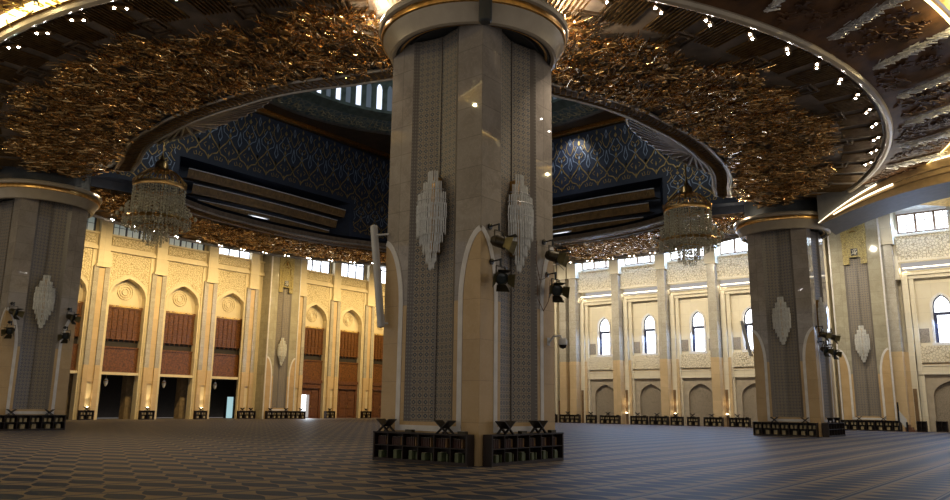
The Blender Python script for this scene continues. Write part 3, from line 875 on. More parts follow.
def motif(g, s, u, z, h, w):
    y = -.05
    for sg in (-1, 1):
        g.ribbon([(u+sg*w*.02,z),(u+sg*w*.18,z+.07*h),(u+sg*w*.40,z+.10*h),(u+sg*w*.5,z+.17*h),(u+sg*w*.36,z+.24*h),(u+sg*w*.16,z+.32*h),(u,z+.42*h)], .09, y)
        g.ribbon([(u+sg*w*.40,z+.05*h),(u+sg*w*.46,z-.01*h),(u+sg*w*.34,z-.02*h),(u+sg*w*.3,z+.03*h)], .06, y)
        s.ribbon([(u,z+.40*h),(u+sg*w*.14,z+.46*h),(u+sg*w*.32,z+.50*h),(u+sg*w*.36,z+.58*h),(u+sg*w*.2,z+.66*h),(u+sg*w*.06,z+.76*h)], .07, y)
        s.ribbon([(u+sg*w*.5,z+.32*h),(u+sg*w*.40,z+.40*h),(u+sg*w*.46,z+.50*h),(u+sg*w*.5,z+.58*h)], .07, y)
        g.ribbon([(u+sg*w*.10,z+.54*h),(u+sg*w*.2,z+.58*h),(u+sg*w*.16,z+.64*h),(u+sg*w*.05,z+.60*h)], .08, y)
        g.ribbon([(u+sg*w*.5,z+.62*h),(u+sg*w*.38,z+.68*h),(u+sg*w*.28,z+.78*h),(u+sg*w*.34,z+.86*h),(u+sg*w*.22,z+.92*h)], .07, y)
        g.ribbon([(u+sg*w*.16,z+.78*h),(u+sg*w*.26,z+.72*h),(u+sg*w*.18,z+.68*h)], .06, y)
        s.ribbon([(u+sg*w*.5,z+.80*h),(u+sg*w*.44,z+.88*h),(u+sg*w*.5,z+.96*h)], .07, y)
        g.ribbon([(u+sg*w*.16,z+.16*h),(u+sg*w*.26,z+.20*h),(u+sg*w*.14,z+.24*h)], .06, y)
        g.poly([(u+sg*w*.5,z+.20*h),(u+sg*w*.5+.07,z+.24*h),(u+sg*w*.5,z+.29*h),(u+sg*w*.5-.07,z+.24*h)], y)
    for zc, q in ((.46,.11),(.82,.14),(-.0,.10),(.15,.07),(.95,.10)):
        g.poly([(u,z+(zc-.045)*h),(u+q,z+zc*h),(u,z+(zc+.055)*h),(u-q,z+zc*h)], y)
    for zc, q in ((.55,.09),(.34,.07)):
        s.poly([(u,z+(zc-.04)*h),(u+q,z+zc*h),(u,z+(zc+.04)*h),(u-q,z+zc*h)], y)
for k in range(4):
    go.T = si.T = oct_T(k)
    for i in range(20):
        u = -16.15+i*1.7
        motif(go, si, u, 19.35, 4.55, 1.7)
        if abs(u) > RU+.9: motif(go, si, u, 16.5, 3.0, 1.7)
go.build('gold_arabesque', M['bluegold'], drum); si.build('silver_arabesque', M['bluesilver'], drum)
b = MB()
for k in range(4):
    b.T = oct_T(k); b.box(-HS,HS,-.35,.1,24.0,24.2); b.box(-HS+.1,HS-.1,-.6,.1,24.2,24.35)
b.build('gold_cornice', M['gold'], drum)
b = MB(); b.lathe([(24.5,24.36),(15.3,24.3)], n=96); b.build('dome_soffit', M['brownsoffit'], drum)
# stepped gilded tiers on the two far sides
tr = MB(); lp = MB()
for k in (1, 2):
    for i in range(3):
        L = 7.45-.62*i; zt = 18.35-i*.98; y0 = -.15+.3*i
        for j in range(30):
            u0 = -L+2*L*j/30; u1 = -L+2*L*(j+1)/30
            f = lambda u: y0+.75*(1-(u/L)**2)
            g = lambda u: .32*(1-(u/L)**2)
            tr.T = lp.T = oct_T(k)
            z = lambda u: zt-.32+g(u)
            tr.quad((u0,f(u0),z(u0)),(u1,f(u1),z(u1)),(u1,f(u1)+.15,z(u1)-.62),(u0,f(u0)+.15,z(u0)-.62))
            tr.quad((u0,f(u0)+.15,z(u0)-.62),(u1,f(u1)+.15,z(u1)-.62),(u1,f(u1)+1.2,z(u1)-.5),(u0,f(u0)+1.2,z(u0)-.5))
            lp.bar((u0,f(u0)-.02,z(u0)+.03),(u1,f(u1)-.02,z(u1)+.03),.07,.06)
tr.build('stepped_tier', M['tiergold'], drum); lp.build('tier_lip', M['silver'], drum)
sc_ = MB()
for k in (1, 2):
    for i in range(3):
        L = 7.45-.62*i; zt = 18.35-i*.98; y0 = -.15+.3*i; sc_.T = oct_T(k)
        for j in range(26):
            u = -L+.2+(2*L-.4)*j/25; z = zt-.32+.32*(1-(u/L)**2); y = y0+.75*(1-(u/L)**2)-.03
            sc_.ribbon([(u-.2,z-.12),(u-.1,z-.42),(u,z-.5),(u+.1,z-.42),(u+.2,z-.12)], .05, y)
sc_.build('tier_scallop', M['gold_dark'], drum)
# calligraphy band
b = MB(); b.lathe([(15.4,24.3),(15.3,24.38),(15.1,24.42)], n=96); b.build('beaded_edge', M['rimedge'], drum, True)
b = MB(); b.lathe([(15.1,24.42),(13.5,24.85)], n=96); b.build('script_band', M['calband'], drum)
b = MB()
rr2 = random.Random(5)
a = radians(60)
def bandpt(a, t): 
    r = 15.0-1.4*t; return (r*cos(a), r*sin(a), 24.42+.38*t)
while a < radians(205):
    st = rr2.choice((((0,.25),(.004,.85)),((0,.3),(.01,.2),(.02,.3),(.03,.5)),((0,.5),(.012,.6),(.02,.45),(.012,.3),(0,.35)),((0,.2),(.02,.15),(.035,.3),(.03,.45)),((0,.85),(.002,.2)),((0,.6),(.01,.75),(.02,.6))))
    pts = [bandpt(a+p[0], p[1]) for p in st]
    b.tube(pts, .045, 4); a += .016+.012*rr2.random()
b.build('calligraphy', M['script'], drum)
# drum windows
b = MB(); b.lathe([(13.5,24.85),(13.3,24.95),(12.6,25.15)], n=96); b.build('window_sill', M['green'], drum, True)
RW = 12.6; nwin = 88; wallb = MB(); pb = MB(); pd = MB()
zt0, zt1 = 25.15, 28.4
wpanel = MB()
for k in range(nwin):
    A = 2*pi*(k+.5)/nwin; hwid = RW*math.tan(pi/nwin)
    T = lambda u, y, z, A=A: ((RW+y)*cos(A)-u*sin(A), (RW+y)*sin(A)+u*cos(A), z)
    wpanel.T = T
    arched_panel(wpanel, -hwid, hwid, zt0, zt1, 0, .24, zt0+.25, 27.2, 27.65, .15, 3)
    deg = math.degrees(A)
    q = pb if k % 2 else pd
    q.T = T; arched_fill(q, 0, .24, zt0+.25, 27.2, 27.65, .13, 3)
dw = wpanel.build('window_wall', M['green'], drum)
dwin = pb.build('window_30', M['day_dome']); tag(dwin, kind='structure')
dwin2 = pd.build('window_31', M['dome_blue']); tag(dwin2, kind='structure')
b = MB(); b.lathe([(12.75,28.4),(12.75,28.7),(12.4,30),(11.4,33),(9.2,36.5),(6,39.2),(3,40.5),(0.01,41)], n=64); b.build('dome_shell', M['green'], drum, True)
# ribbed fans on the two near sides of the opening
for ang, uc in ((0, 2.6), (-pi/2, -1.8)):
    T = lambda u, y, z, ang=ang: (y*cos(ang)-u*sin(ang), y*sin(ang)+u*cos(ang), z)
    f = MB(T); rb = MB(T); n = 20
    for i in range(n):
        t0, t1 = pi*i/n, pi*(i+1)/n
        P = lambda t, s, dz: (uc-6.6*cos(t)*s, 16.55-2.1*sin(t)*s, 15.35+.55*s*sin(t)+dz)
        f.quad(P(t0,.05,0),P(t1,.05,0),P(t1,1,0),P(t0,1,0))
        tm = (t0+t1)/2; rb.bar(P(tm,.08,-.08),P(tm,.97,-.10),.10,.26)
    o = f.build('fan_canopy', M['coffer'], ceil); rb.build('fan_rib', M['rimedge'], o)
    e = MB(T); e.tube([P(pi*i/n,1,-.02) for i in range(n+1)], .09, 6); e.build('fan_edge', M['rimedge'], o)

# ------------------------------------------------------------------ ring spotlights
sp = thing('ceiling_spotlight', (0,0,0), 0, 'small bright recessed spotlight in the outer ring of the golden ceiling', 'ceiling light', 'spotlights round the outer ring of the golden ceiling')
b = MB(); b.box(-.14,.14,-.42,.42,-.10,0); b.box(-.11,.11,-.39,.39,-.12,-.10); b.build('housing', M['gold_dark'], sp)
for y in (-.22,.20):
    b = MB(); b.lathe([(.01,-.15),(.035,-.145),(.05,-.12)], (0,y,0), 10); b.build('lamp', M['lamp_white'], sp, True)
first = True
for k in range(SEC):
    a = 2*pi*(k+.5)/SEC; d = math.degrees(a) % 360
    if not (d > 318 or d < 26 or 72 < d < 112 or 140 < d < 205 or 258 < d < 292): continue
    for e in (0,):
        o = sp if first else copy_tree(sp); first = False
        o.location = (25.45*cos(a+e), 25.45*sin(a+e), ZC-.02); o.rotation_euler = (0,0,a+.5)
# recessed lamps: aisle and blue recess
dl = thing('aisle_downlight', (21.0,33.3,18.38), 0, 'recessed downlight in the grey aisle ceiling, left one of the pair beside the gilded pier', 'ceiling light')
b = MB(); b.lathe([(.22,0),(.22,-.05),(.17,-.06)], n=16); b.build('ring', M['whitemetal'], dl, True)
b = MB(); b.lathe([(.01,-.03),(.165,-.05)], n=14); b.build('lamp', M['lamp_white'], dl, True)
o = copy_tree(dl); o.location = (22.5,33.5,18.38); o['label'] = 'recessed downlight in the grey aisle ceiling above the rightmost clerestory window'
def oval(pos, ang, label):
    r = thing('oval_ceiling_lamp', pos, ang, label, 'ceiling light')
    b = MB(); b.tube([(.18*cos(t*pi/12), .95*sin(t*pi/12), 0) for t in range(24)], .05, 6, closed=True); b.build('frame', M['silver'], r)
    b = MB(); b.f.append([b.pt((.16*cos(t*pi/12), .92*sin(t*pi/12), -.01)) for t in range(24)]); b.build('diffuser', M['daydoor'], r)
oval((-17.0,-1.2,15.75), 0, 'bright oval lamp under the gilded tiers above the left wall')
oval((-1.0,17.0,15.75), pi/2, 'bright oval lamp under the gilded tiers above the back wall')

# ------------------------------------------------------------------ chandeliers
def make_chandelier():
    r = thing('crystal_chandelier', (0,0,11.0), 0, '', 'chandelier')
    b = MB(); b.tube([(0,0,4.6),(0,0,12.5)],.035,6); b.build('chain', M['gold'], r)
    b = MB(); b.lathe([(.02,6.1),(.06,5.8),(.12,5.6),(.17,5.45),(.30,5.35),(.36,5.15),(.34,4.95),(.40,4.82),(.5,4.75)], n=24); b.build('crown', M['gold'], r, True)
    b = MB()
    for k in range(20):
        a = 2*pi*k/20
        b.tube([(q*cos(a), q*sin(a), z) for q, z in ((.5,4.85),(.75,4.7),(1.05,4.45),(1.25,4.15),(1.33,3.8))], .035, 5)
    b.build('dome_rib', M['gold'], r)
    b = MB(); b.lathe([(1.30,3.85),(1.38,3.85),(1.40,3.72),(1.36,3.6),(1.28,3.6)], n=48); b.build('upper_hoop', M['gold'], r, True)
    b = MB()
    for k in range(48):
        a = 2*pi*k/48; b.tube([((1.4+.05*sin(t*3))*cos(a+.05*t/3), 1.4*sin(a+.05*t/3), 3.85+.07*t) for t in range(4)], .02, 4)
    b.build('crest', M['gold'], r)
    def strands(n, rad, z0, z1, w, name='crystal_curtain'):
        b = MB()
        for k in range(n):
            a = 2*pi*(k+random.random()*.3)/n; q = rad+random.uniform(-.05,.05); z = z0
            while z > z1:
                h = random.uniform(.13,.22); c = (q*cos(a), q*sin(a)); zz = z-h
                t = [b.pt((c[0]+w*cos(a+j*pi/2), c[1]+w*sin(a+j*pi/2), z-h*.35)) for j in range(4)]
                p0 = b.pt((*c, z)); p1 = b.pt((*c, zz))
                for j in range(4): b.f.append([p0, t[j], t[(j+1)%4]]); b.f.append([p1, t[(j+1)%4], t[j]])
                z = zz-.02
        tag(b.build(name, M['crystal_dark'], r), kind='stuff')
    strands(60, 1.33, 3.6, 1.6, .055); strands(50, .95, 4.1, 1.5, .055); strands(60, 1.60, 2.5, 1.2, .06, 'crystal_skirt'); strands(30, 1.15, 1.6, .95, .055, 'inner_skirt')
    b = MB(); b.lathe([(1.55,1.72),(1.66,1.70),(1.70,1.6),(1.6,1.5),(1.5,1.5)], n=48); b.build('lower_hoop', M['gold'], r, True)
    strands(30, 1.75, 1.75, 1.25, .06, 'outer_crystals')
    strands(26, .62, 1.3, .35, .045, 'lower_crystals'); strands(14, .38, .9, .05, .045, 'tail_crystals')
    b = MB(); b.tube([(.64*cos(t*pi/12), .64*sin(t*pi/12), 1.25) for t in range(24)], .05, 6, closed=True); b.build('tail_hoop', M['gold'], r)
    b = MB(); b.tube([(1.7,0,1.6),(1.95,0,1.5),(2.0,0,1.75)],.03,5); arm = b.build('candle_arm', M['gold'], r)
    b = MB(); b.lathe([(.02,0),(.09,.05),(.1,.22),(.02,.3)], (2.0,0,1.72), 8); gs = b.build('glass_shade', M['crystal_dark'], arm, True)
    for k in range(1, 12):
        o = arm.copy(); COL.objects.link(o); o.parent = r; o.rotation_euler = (0,0,2*pi*k/12)
        q = gs.copy(); COL.objects.link(q); q.parent = o
    return r
ch = make_chandelier()
ch.scale = (1.12,1.12,1); ch.location = (-12.05,-12.05,11.0); ch['label'] = 'crystal chandelier with gold hoops hanging at the left, near the left pillar'
o = copy_tree(ch); o.location = (12.05,12.05,10.9); o['label'] = 'crystal chandelier with a gilded crown hanging beside the right pillar'

# ------------------------------------------------------------------ crystal wall sconces
def make_sconce():
    """local: wall behind at +y, crystals bulge toward -y; height 3 m, origin at its bottom tip"""
    r = thing('crystal_wall_sconce', (0,0,0), 0, '', 'wall lamp')
    b = MB(); b.box(-.14,.14,.02,.28,.5,2.9); b.build('backplate', M['gold'], r)
    tiers = [(.0,.35,.10),(.2,.6,.20),(.48,.85,.32),(.75,1.1,.43),(1.0,1.55,.54),(1.45,2.0,.56),(1.9,2.35,.52),(2.3,2.72,.34),(2.68,3.08,.19)]
    for z0, z1, R in tiers:
        b = MB(); n = max(5, int(R*34))
        for k in range(n):
            a = pi+pi*(k+.5)/n
            for q in (R, R*.72):
                x, y = q*cos(a), q*sin(a)*.72+.05; zz = z0+random.uniform(-.03,.05)
                t = [[b.pt((x+.024*cos(j*pi/2), y+.024*sin(j*pi/2), z)) for j in range(4)] for z in (zz+.06, z1)]
                p = b.pt((x,y,zz))
                for j in range(4):
                    b.f.append([t[0][j],t[0][(j+1)%4],t[1][(j+1)%4],t[1][j]]); b.f.append([p,t[0][(j+1)%4],t[0][j]])
        b.build('crystal_tier', M['crystal'], r)
    b = MB()
    for z, R in ((1.72,.57),(2.12,.57),(2.45,.43),(1.3,.51)):
        b.tube([(R*cos(pi+pi*t/12), R*sin(pi+pi*t/12)*.72+.05, z) for t in range(13)], .014, 5)
    b.build('hoop', M['whitemetal'], r)
    return r
sc0 = make_sconce()
lst = [((G,-G-W-.02,5.6),0,'tall crystal wall sconce in the left niche of the nearest pillar'),
       ((G+W+.02,-G,5.6),pi/2,'tall crystal wall sconce in the right niche of the nearest pillar, beside the stage lights'),
       ((G,G-W-.02,5.65),0,'crystal wall sconce facing left on the right-hand pillar'),
       ((G+W+.02,G,5.7),pi/2,'crystal wall sconce on the narrow right side of the right-hand pillar, above dark stage lights'),
       ((-G+W+.02,-G,5.7),pi/2,'crystal wall sconce on the pillar at the left edge of the picture'),
       ((-38.15,17.9,5.75),pi/2,'crystal wall sconce in the niche of the left wall pier'),
       ((17.2,35.05,5.55),0,'crystal wall sconce in the niche of the gilded pier on the back wall')]
for i, (loc, rz, lab) in enumerate(lst): placed(sc0, i == 0, loc, rz, lab)

# ------------------------------------------------------------------ stage lights on the pillars
def make_stage(tilt, yaw):
    """origin at wall plate; wall at +y"""
    r = thing('stage_light', (0,0,0), 0, '', 'stage light')
    b = MB(); b.lathe([(.01,0),(.11,0),(.11,.05),(.01,.07)], n=14); pl = b.build('wall_plate', M['black'], r, True); pl.rotation_euler = (pi/2,0,0)
    b = MB(); b.tube([(0,0,0),(0,-.35,.03),(0,-.42,0)],.03,8); b.tube([(0,-.42,.06),(0,-.42,-.22)],.04,8); b.build('arm', M['black'], r)
    b = MB()
    b.bar((-.26,-.42,-.22),(.26,-.42,-.22),.05,.03); b.bar((-.26,-.42,-.22),(-.26,-.42,-.62),.05,.02); b.bar((.26,-.42,-.22),(.26,-.42,-.62),.05,.02)
    b.build('yoke', M['steel_dark'], r)
    b = MB(); b.lathe([(.01,-.30),(.12,-.29),(.19,-.2),(.21,-.05),(.21,.16),(.235,.17),(.235,.24),(.2,.245)], n=20)
    body = b.build('body', M['steel_dark'], r, True); body.location = (0,-.42,-.6); body.rotation_euler = (tilt, 0, yaw)
    b = MB(); b.lathe([(.01,.21),(.12,.20),(.2,.17)], n=20); b.build('lens', M['lens'], body, True)
    for k in range(4):
        a = k*pi/2; b = MB()
        c, s = cos(a), sin(a)
        P = lambda u, v, z: (u*c-v*s, u*s+v*c, z)
        b.quad(P(-.17,.21,.24),P(.17,.21,.24),P(.24,.38,.55),P(-.24,.38,.55))
        o = b.build('barn_door', M['olive'] if k % 2 else M['steel_dark'], body)
        m = o.modifiers.new('thick','SOLIDIFY'); m.thickness = .01
    return r
st0 = make_stage(radians(108), radians(25)); st1 = make_stage(radians(112), radians(-40))
RX = G+W+.02
S = [(st0,(RX,-18.33,6.75),pi/2,'upper dark stage light with barn doors near the corner of the nearest pillar'),
     (st1,(RX,-18.25,5.72),pi/2,'lower dark stage light with an olive flap near the corner of the nearest pillar'),
     (st0,(RX,-15.49,6.78),pi/2,'upper stage light at the right edge of the nearest pillar'),
     (st1,(RX,-15.35,5.74),pi/2,'lower stage light at the right edge of the nearest pillar, pointing right'),
     (st0,(RX,15.5,6.75),pi/2,'upper left lamp of the cluster of four stage lights on the right-hand pillar'),
     (st1,(RX,15.5,5.8),pi/2,'lower left lamp of the cluster of four stage lights on the right-hand pillar'),
     (st0,(RX,17.6,6.75),pi/2,'upper right lamp of the cluster of four stage lights on the right-hand pillar'),
     (st1,(RX,17.6,5.75),pi/2,'lower right lamp of the cluster of four stage lights on the right-hand pillar'),
     (st0,(-G+W+.02,-18.5,6.95),pi/2,'upper stage light left of the sconce on the left pillar'),
     (st1,(-G+W+.02,-18.5,5.9),pi/2,'lower stage light left of the sconce on the left pillar'),
     (st0,(-G+W+.02,-15.4,6.95),pi/2,'upper stage light right of the sconce on the left pillar'),
     (st1,(-G+W+.02,-15.5,5.85),pi/2,'lower stage light right of the sconce on the left pillar')]
used = set()
for pr, loc, rz, lab in S:
    o = placed(pr, id(pr) not in used, loc, rz, lab); used.add(id(pr)); o.scale = (.82,.82,.82)
# hanging cables between the lamps of the nearest pillar
b = MB(); b.tube([(RX+.05,-15.95,6.75),(RX+.05,-16.0,6.1),(RX+.05,-15.8,5.5),(RX+.05,-15.5,5.6),(RX+.05,-15.4,5.75)],.012,5)
b.tube([(RX+.05,-15.95,5.6),(RX+.05,-15.9,4.9),(RX+.05,-15.6,4.55),(RX+.05,-15.3,4.9),(RX+.05,-15.2,5.6)],.012,5)
tag(b.build('lamp_cable', M['wood']), 'thin loose reddish cables looping beside the right-edge stage lights of the nearest pillar', 'cable')

# security camera
r = thing('security_camera', (RX-.02,-15.25,3.62), 0, 'white dome security camera on the right edge of the nearest pillar', 'security camera')
b = MB(); b.box(0,.03,-.08,.08,-.12,.12); b.build('wall_plate', M['whitemetal'], r)
b = MB(); b.tube([(.02,0,-.05),(.18,.05,.16),(.36,.15,.18),(.40,.2,.1)],.035,8); b.build('arm', M['whitemetal'], r)
b = MB(); b.lathe([(.01,.12),(.1,.11),(.14,.04),(.14,-.1),(.12,-.11)],(.42,.2,0),16); b.build('housing', M['whitemetal'], r, True)
b = MB(); b.lathe([(.125,-.11),(.1,-.19),(.01,-.23)],(.42,.2,0),16); b.build('dome', M['black'], r, True)

# slim white column loudspeakers, tilted, bracketed to the pillars
def column_speaker(base, top, label):
    base = Vector(base); top = Vector(top)
    r = thing('column_speaker', base, 0, label, 'loudspeaker')
    d = (top-base); L = d.length; dn = d.normalized()
    b = MB(); q = Vector((0,-1,0)); sx = dn.cross(q).normalized(); sy = sx.cross(dn)
    b.obox(dn*(L/2), dn, sx, sy, L/2, .09, .09); o = b.build('cabinet', M['whitemetal'], r, bevel=.03)
    b = MB(); b.obox(dn*(L/2)+sy*(-.095 if sy.y > 0 else .095), dn, sx, sy, L/2-.08, .06, .012); b.build('grille', M['whitemetal'], r)
    b = MB(); b.tube([dn*(L*.9), dn*(L*.9)+Vector((.5,.14,0))],.03,6); b.build('bracket', M['whitemetal'], r)
    b = MB(); b.tube([dn*(L*.04), dn*(L*.04)+Vector((.15,.17,0))],.03,6); b.build('bracket', M['whitemetal'], r)
column_speaker((15.02,-18.95,3.95),(14.52,-18.95,7.25),'long white column loudspeaker leaning out from the left edge of the nearest pillar')
column_speaker((14.78,14.75,5.0),(14.3,14.75,7.3),'white column loudspeaker leaning out from the left edge of the right-hand pillar')
# dark round loudspeaker hanging at the front of the capital
r = thing('hanging_loudspeaker', (19.15,-19.15,12.75), 0, 'dark round fixture hanging in front of the capital of the nearest pillar', 'loudspeaker')
b = MB(); b.lathe([(.01,0),(.16,.0),(.2,.05),(.2,1.25),(.01,1.25)], n=20); b.build('body', M['darkgroove'], r, True)
b = MB(); b.lathe([(.05,1.25),(.05,2.2)], n=10); b.build('stem', M['black'], r, True)

# ------------------------------------------------------------------ bookcases, stands, books
CASE_H = .84
case_cache = {}
def bookcase(loc, rz, L, label, depth=.42, cols=None):
    """origin at floor centre of its back; front toward -y"""
    cols = cols or max(2, round(L/.62))
    key = (round(L,1), cols, depth)
    if key in case_cache:
        o = copy_tree(case_cache[key]); o.location = loc; o.rotation_euler = (0,0,rz); o['label'] = label; return o, cols
    r = thing('bookcase', loc, rz, label, 'bookcase')
    h = L/2
    b = MB(); b.box(-h,h,-depth,-.02,CASE_H-.04,CASE_H); b.build('top', M['wood_dark'], r)
    for s in (-1, 1):
        b = MB(); a0, a1 = sorted((s*h, s*(h-.06))); b.box(a0,a1,-depth+.01,-.02,.0,CASE_H-.04); b.build('side_panel', M['wood_dark'], r)
    b = MB(); b.box(-h+.06,h-.06,-.05,-.02,.06,CASE_H-.04); b.build('back_panel', M['wood_dark'], r)
    b = MB(); b.box(-h+.06,h-.06,-depth+.02,-.05,.44,.465); b.build('shelf', M['wood_dark'], r)
    b = MB(); b.box(-h+.06,h-.06,-depth+.01,-.05,0,.09); b.build('plinth', M['wood_dark'], r)
    b = MB(); b.box(-.015,.015,-depth+.02,-.05,.09,CASE_H-.04); dv = b.build('divider', M['wood_dark'], r)
    for k in range(1, cols):
        o = dv if k == 1 else dv.copy()
        if k > 1: COL.objects.link(o); o.parent = r
        o.location = (-h+k*L/cols, 0, 0)
    case_cache[key] = r
    return r, cols
bk_cache = {}
def book(kind, loc, rz, label, group, w, h, d):
    """upright book, spine toward -y"""
    key = (kind, round(w,3), round(h,3))
    if key not in bk_cache:
        b = MB(); b.box(-w/2,w/2,-d,0,0,h); o = b.build('book', M[kind]); bk_cache[key] = o
        if w > .05:
            q = MB(); q.box(-w/2+.006,w/2-.006,-d+.004,-.004,.004,h+.002); q.build('pages', M['page'], o)
    else:
        o = copy_tree(bk_cache[key])
    o.location = loc; o.rotation_euler = (0,0,rz); tag(o, label, 'book', group)
def world_at(loc, rz, u, y, z):
    return (loc[0]+u*cos(rz)-y*sin(rz), loc[1]+u*sin(rz)+y*cos(rz), loc[2]+z)
def make_stand():
    r = thing('folding_book_stand', (0,0,0), 0, '', 'book stand')
    for s in (-1, 1):
        b = MB()
        P = Vector((s*.62,0,.78)).normalized(); Q = Vector((0,1,0)); Rn = P.cross(Q)
        mid = Vector((0,0,.155))
        b.obox(mid+P*.12, P, Q, Rn, .13, .15, .011)
        for e in (-1, 1):
            b.obox(mid-P*.09+Q*e*.11, P, Q, Rn, .11, .035, .011)
        b.build('board', M['stand'], r)
    b = MB(); b.bar((0,-.14,.155),(0,.14,.155),.03,.03); b.build('hinge', M['stand'], r)
    return r
stand0 = make_stand(); stand_used = [False]
def stand(loc, rz, label, sc=1.0):
    o = placed(stand0, not stand_used[0], loc, rz, label); stand_used[0] = True
    o.scale = (sc*1.4, sc, sc*.88); return o
tb0 = None
def tissue(loc, rz, label):
    global tb0
    if tb0 is None:
        r = thing('tissue_box', loc, rz, label, 'tissue box')
        b = MB(); b.box(-.13,.13,-.07,.07,0,.08); b.build('box', M['steel_dark'], r); b = MB(); b.box(-.05,.05,-.02,.02,.08,.085); b.build('opening', M['page'], r)
        tb0 = r; return
    o = copy_tree(tb0); o.location = loc; o.rotation_euler = (0,0,rz); o['label'] = label

def fill_near(loc, rz, L, cols, where):
    cw = L/cols; h = L/2
    for k in range(cols):
        u0 = -h+k*cw+.03; n = 5
        for j in range(n):
            last = j == n-1
            p = world_at(loc, rz, u0+.03+j*.085, -.06, .468)
            book('book_tan' if last else 'book_brown', p, rz, ('tan end book in upper row, bookcase ' if last else 'brown book in upper row, bookcase ')+where, 'upper-row books, '+('tan ' if last else '')+where, .03 if last else .062, .24, .17)
        p = world_at(loc, rz, u0+.16+.12*((k*7)%3)/3, -.06, .095)
        book('book_green', p, rz, 'green book in lower row, bookcase '+where, 'lower-row books '+where, .13, .24 if k % 3 else .2, .24)
        p = world_at(loc, rz, u0+.42, -.06, .095)
        book('book_green', p, rz, 'green book in lower row, bookcase '+where, 'lower-row books '+where, .045, .2, .18)
def fill_far(loc, rz, L, cols, where, nu=None, nl=None):
    cols = cols or max(2, round(round(L,1)/.62)); h = L/2; cw = L/cols
    for k in range(cols):
        uc = -h+(k+.5)*cw
        if k == 0: uc += .02
        if k == cols-1: uc -= .02
        for e in (-.125, .125):
            book('book_pale', world_at(loc, rz, uc+e, -.12, .468), rz, 'upper pale book in bookcase '+where, 'upper-row books '+where, .13, .2, .2)
        book('book_pale', world_at(loc, rz, uc+.06*((k*5)%3-1), -.12, .095), rz, 'lower pale book in bookcase '+where, 'lower-row books '+where, .22, .24, .22)

NP = 'on the left face of the nearest pillar'; NQ = 'on the right face of the nearest pillar'
loc = (16.8,-G-W-.04,0); r, c = bookcase(loc, 0, 3.62, 'low dark wood bookcase '+NP, depth=.34, cols=6); fill_near(loc, 0, 3.44, 6, NP)
loc = (G+W+.04,-16.8,0); r, c = bookcase(loc, pi/2, 3.62, 'low dark wood bookcase '+NQ, depth=.34, cols=6); fill_near(loc, pi/2, 3.44, 6, NQ)
stand((15.42,-18.98,CASE_H), 0, 'left folding book stand on the left-face bookcase of the nearest pillar', 1.15)
stand((17.72,-18.98,CASE_H), 0, 'right folding book stand on the left-face bookcase of the nearest pillar', 1.15)
stand((18.98,-17.85,CASE_H), pi/2, 'folding book stand nearest the pillar corner on the right-face bookcase', 1.15)
stand((18.98,-16.2,CASE_H), pi/2, 'folding book stand at the far end of the right-face bookcase of the nearest pillar', 1.15)
tissue((16.4,-19.0,CASE_H), 0, 'dark box between the two book stands on the left face of the nearest pillar')
tissue((18.38,-19.0,CASE_H), 0, 'dark box beside the pillar corner on the left-face bookcase of the nearest pillar')
tissue((19.0,-17.05,CASE_H), pi/2, 'dark box between the two book stands on the right face of the nearest pillar')
tissue((19.0,-15.5,CASE_H), pi/2, 'dark box at the far end of the right-face bookcase of the nearest pillar')
loc = (16.65,G-W-.04,0); bookcase(loc, 0, 3.85, 'low dark bookcase against the left face of the right-hand pillar', cols=7); fill_far(loc, 0, 3.85, 7, 'at the left face of the right-hand pillar', 11, 6)
loc = (G+W+.04,16.75,0); bookcase(loc, pi/2, 3.85, 'low dark bookcase against the narrow right face of the right-hand pillar', cols=6)
loc = (-G+W+.04,-16.95,0); bookcase(loc, pi/2, 3.85, 'low dark bookcase at the foot of the left pillar, cut by the picture edge', cols=6); fill_far(loc, pi/2, 3.85, 6, 'at the left pillar', 10, 6)
loc = (-16.85,-G-W-.04,0); bookcase(loc, 0, 3.7, 'low dark bookcase on the outer face of the left pillar, at the picture edge', cols=6)
stand((16.05,14.6,CASE_H), 0, 'left folding book stand on the left-face bookcase of the right-hand pillar')
stand((17.9,14.6,CASE_H), 0, 'right folding book stand on the left-face bookcase of the right-hand pillar')
stand((19.0,16.0,CASE_H), pi/2, 'folding book stand on the right-face bookcase of the right-hand pillar, nearer the corner')
stand((19.0,17.6,CASE_H), pi/2, 'folding book stand on the right-face bookcase of the right-hand pillar, farther end')
stand((-14.65,-17.9,CASE_H), pi/2, 'left folding book stand on the bookcase of the left pillar')
stand((-14.65,-15.9,CASE_H), pi/2, 'right folding book stand on the bookcase of the left pillar')
# left wall row: (y0, y1, description)
XF = -39.05
LC = [(-3.2,-1.95,'on the left wall beside the left pillar'),(2.45,3.85,'between first and second dark passages'),(8.2,9.5,'between second and third dark passages'),
      (13.25,15.3,'on the left wall just left of the pier'),(16.15,21.3,'at the foot of the left wall pier'),(25.1,26.5,'between the lit doorway and the closed doors'),(30.9,32.4,'on the left wall beside the nearest pillar')]
for y0, y1, wh in LC:
    xf = -38.14 if y0 in (16.15,) else XF
    loc = (xf-.0, (y0+y1)/2, 0)
    bookcase(loc, pi/2, round(y1-y0,1), 'small dark bookcase '+wh); fill_far(loc, pi/2, y1-y0, 0, wh, 3 if y1-y0 < 2 else None, 2 if y1-y0 < 2 else None)
    n = 1 if y1-y0 < 2 else (2 if y1-y0 < 3 else 3)
    for k in range(n):
        y = (y0+y1)/2 if n == 1 else y0+.5+(y1-y0-1)*k/(n-1)
        stand((xf+.22, y, CASE_H), pi/2, ('folding book stand ' if n == 1 else ('left ','right ')[k]+'folding book stand ' if n == 2 else ('left ','middle ','right ')[k]+'folding book stand ')+'on the bookcase '+wh)
YF = 35.45
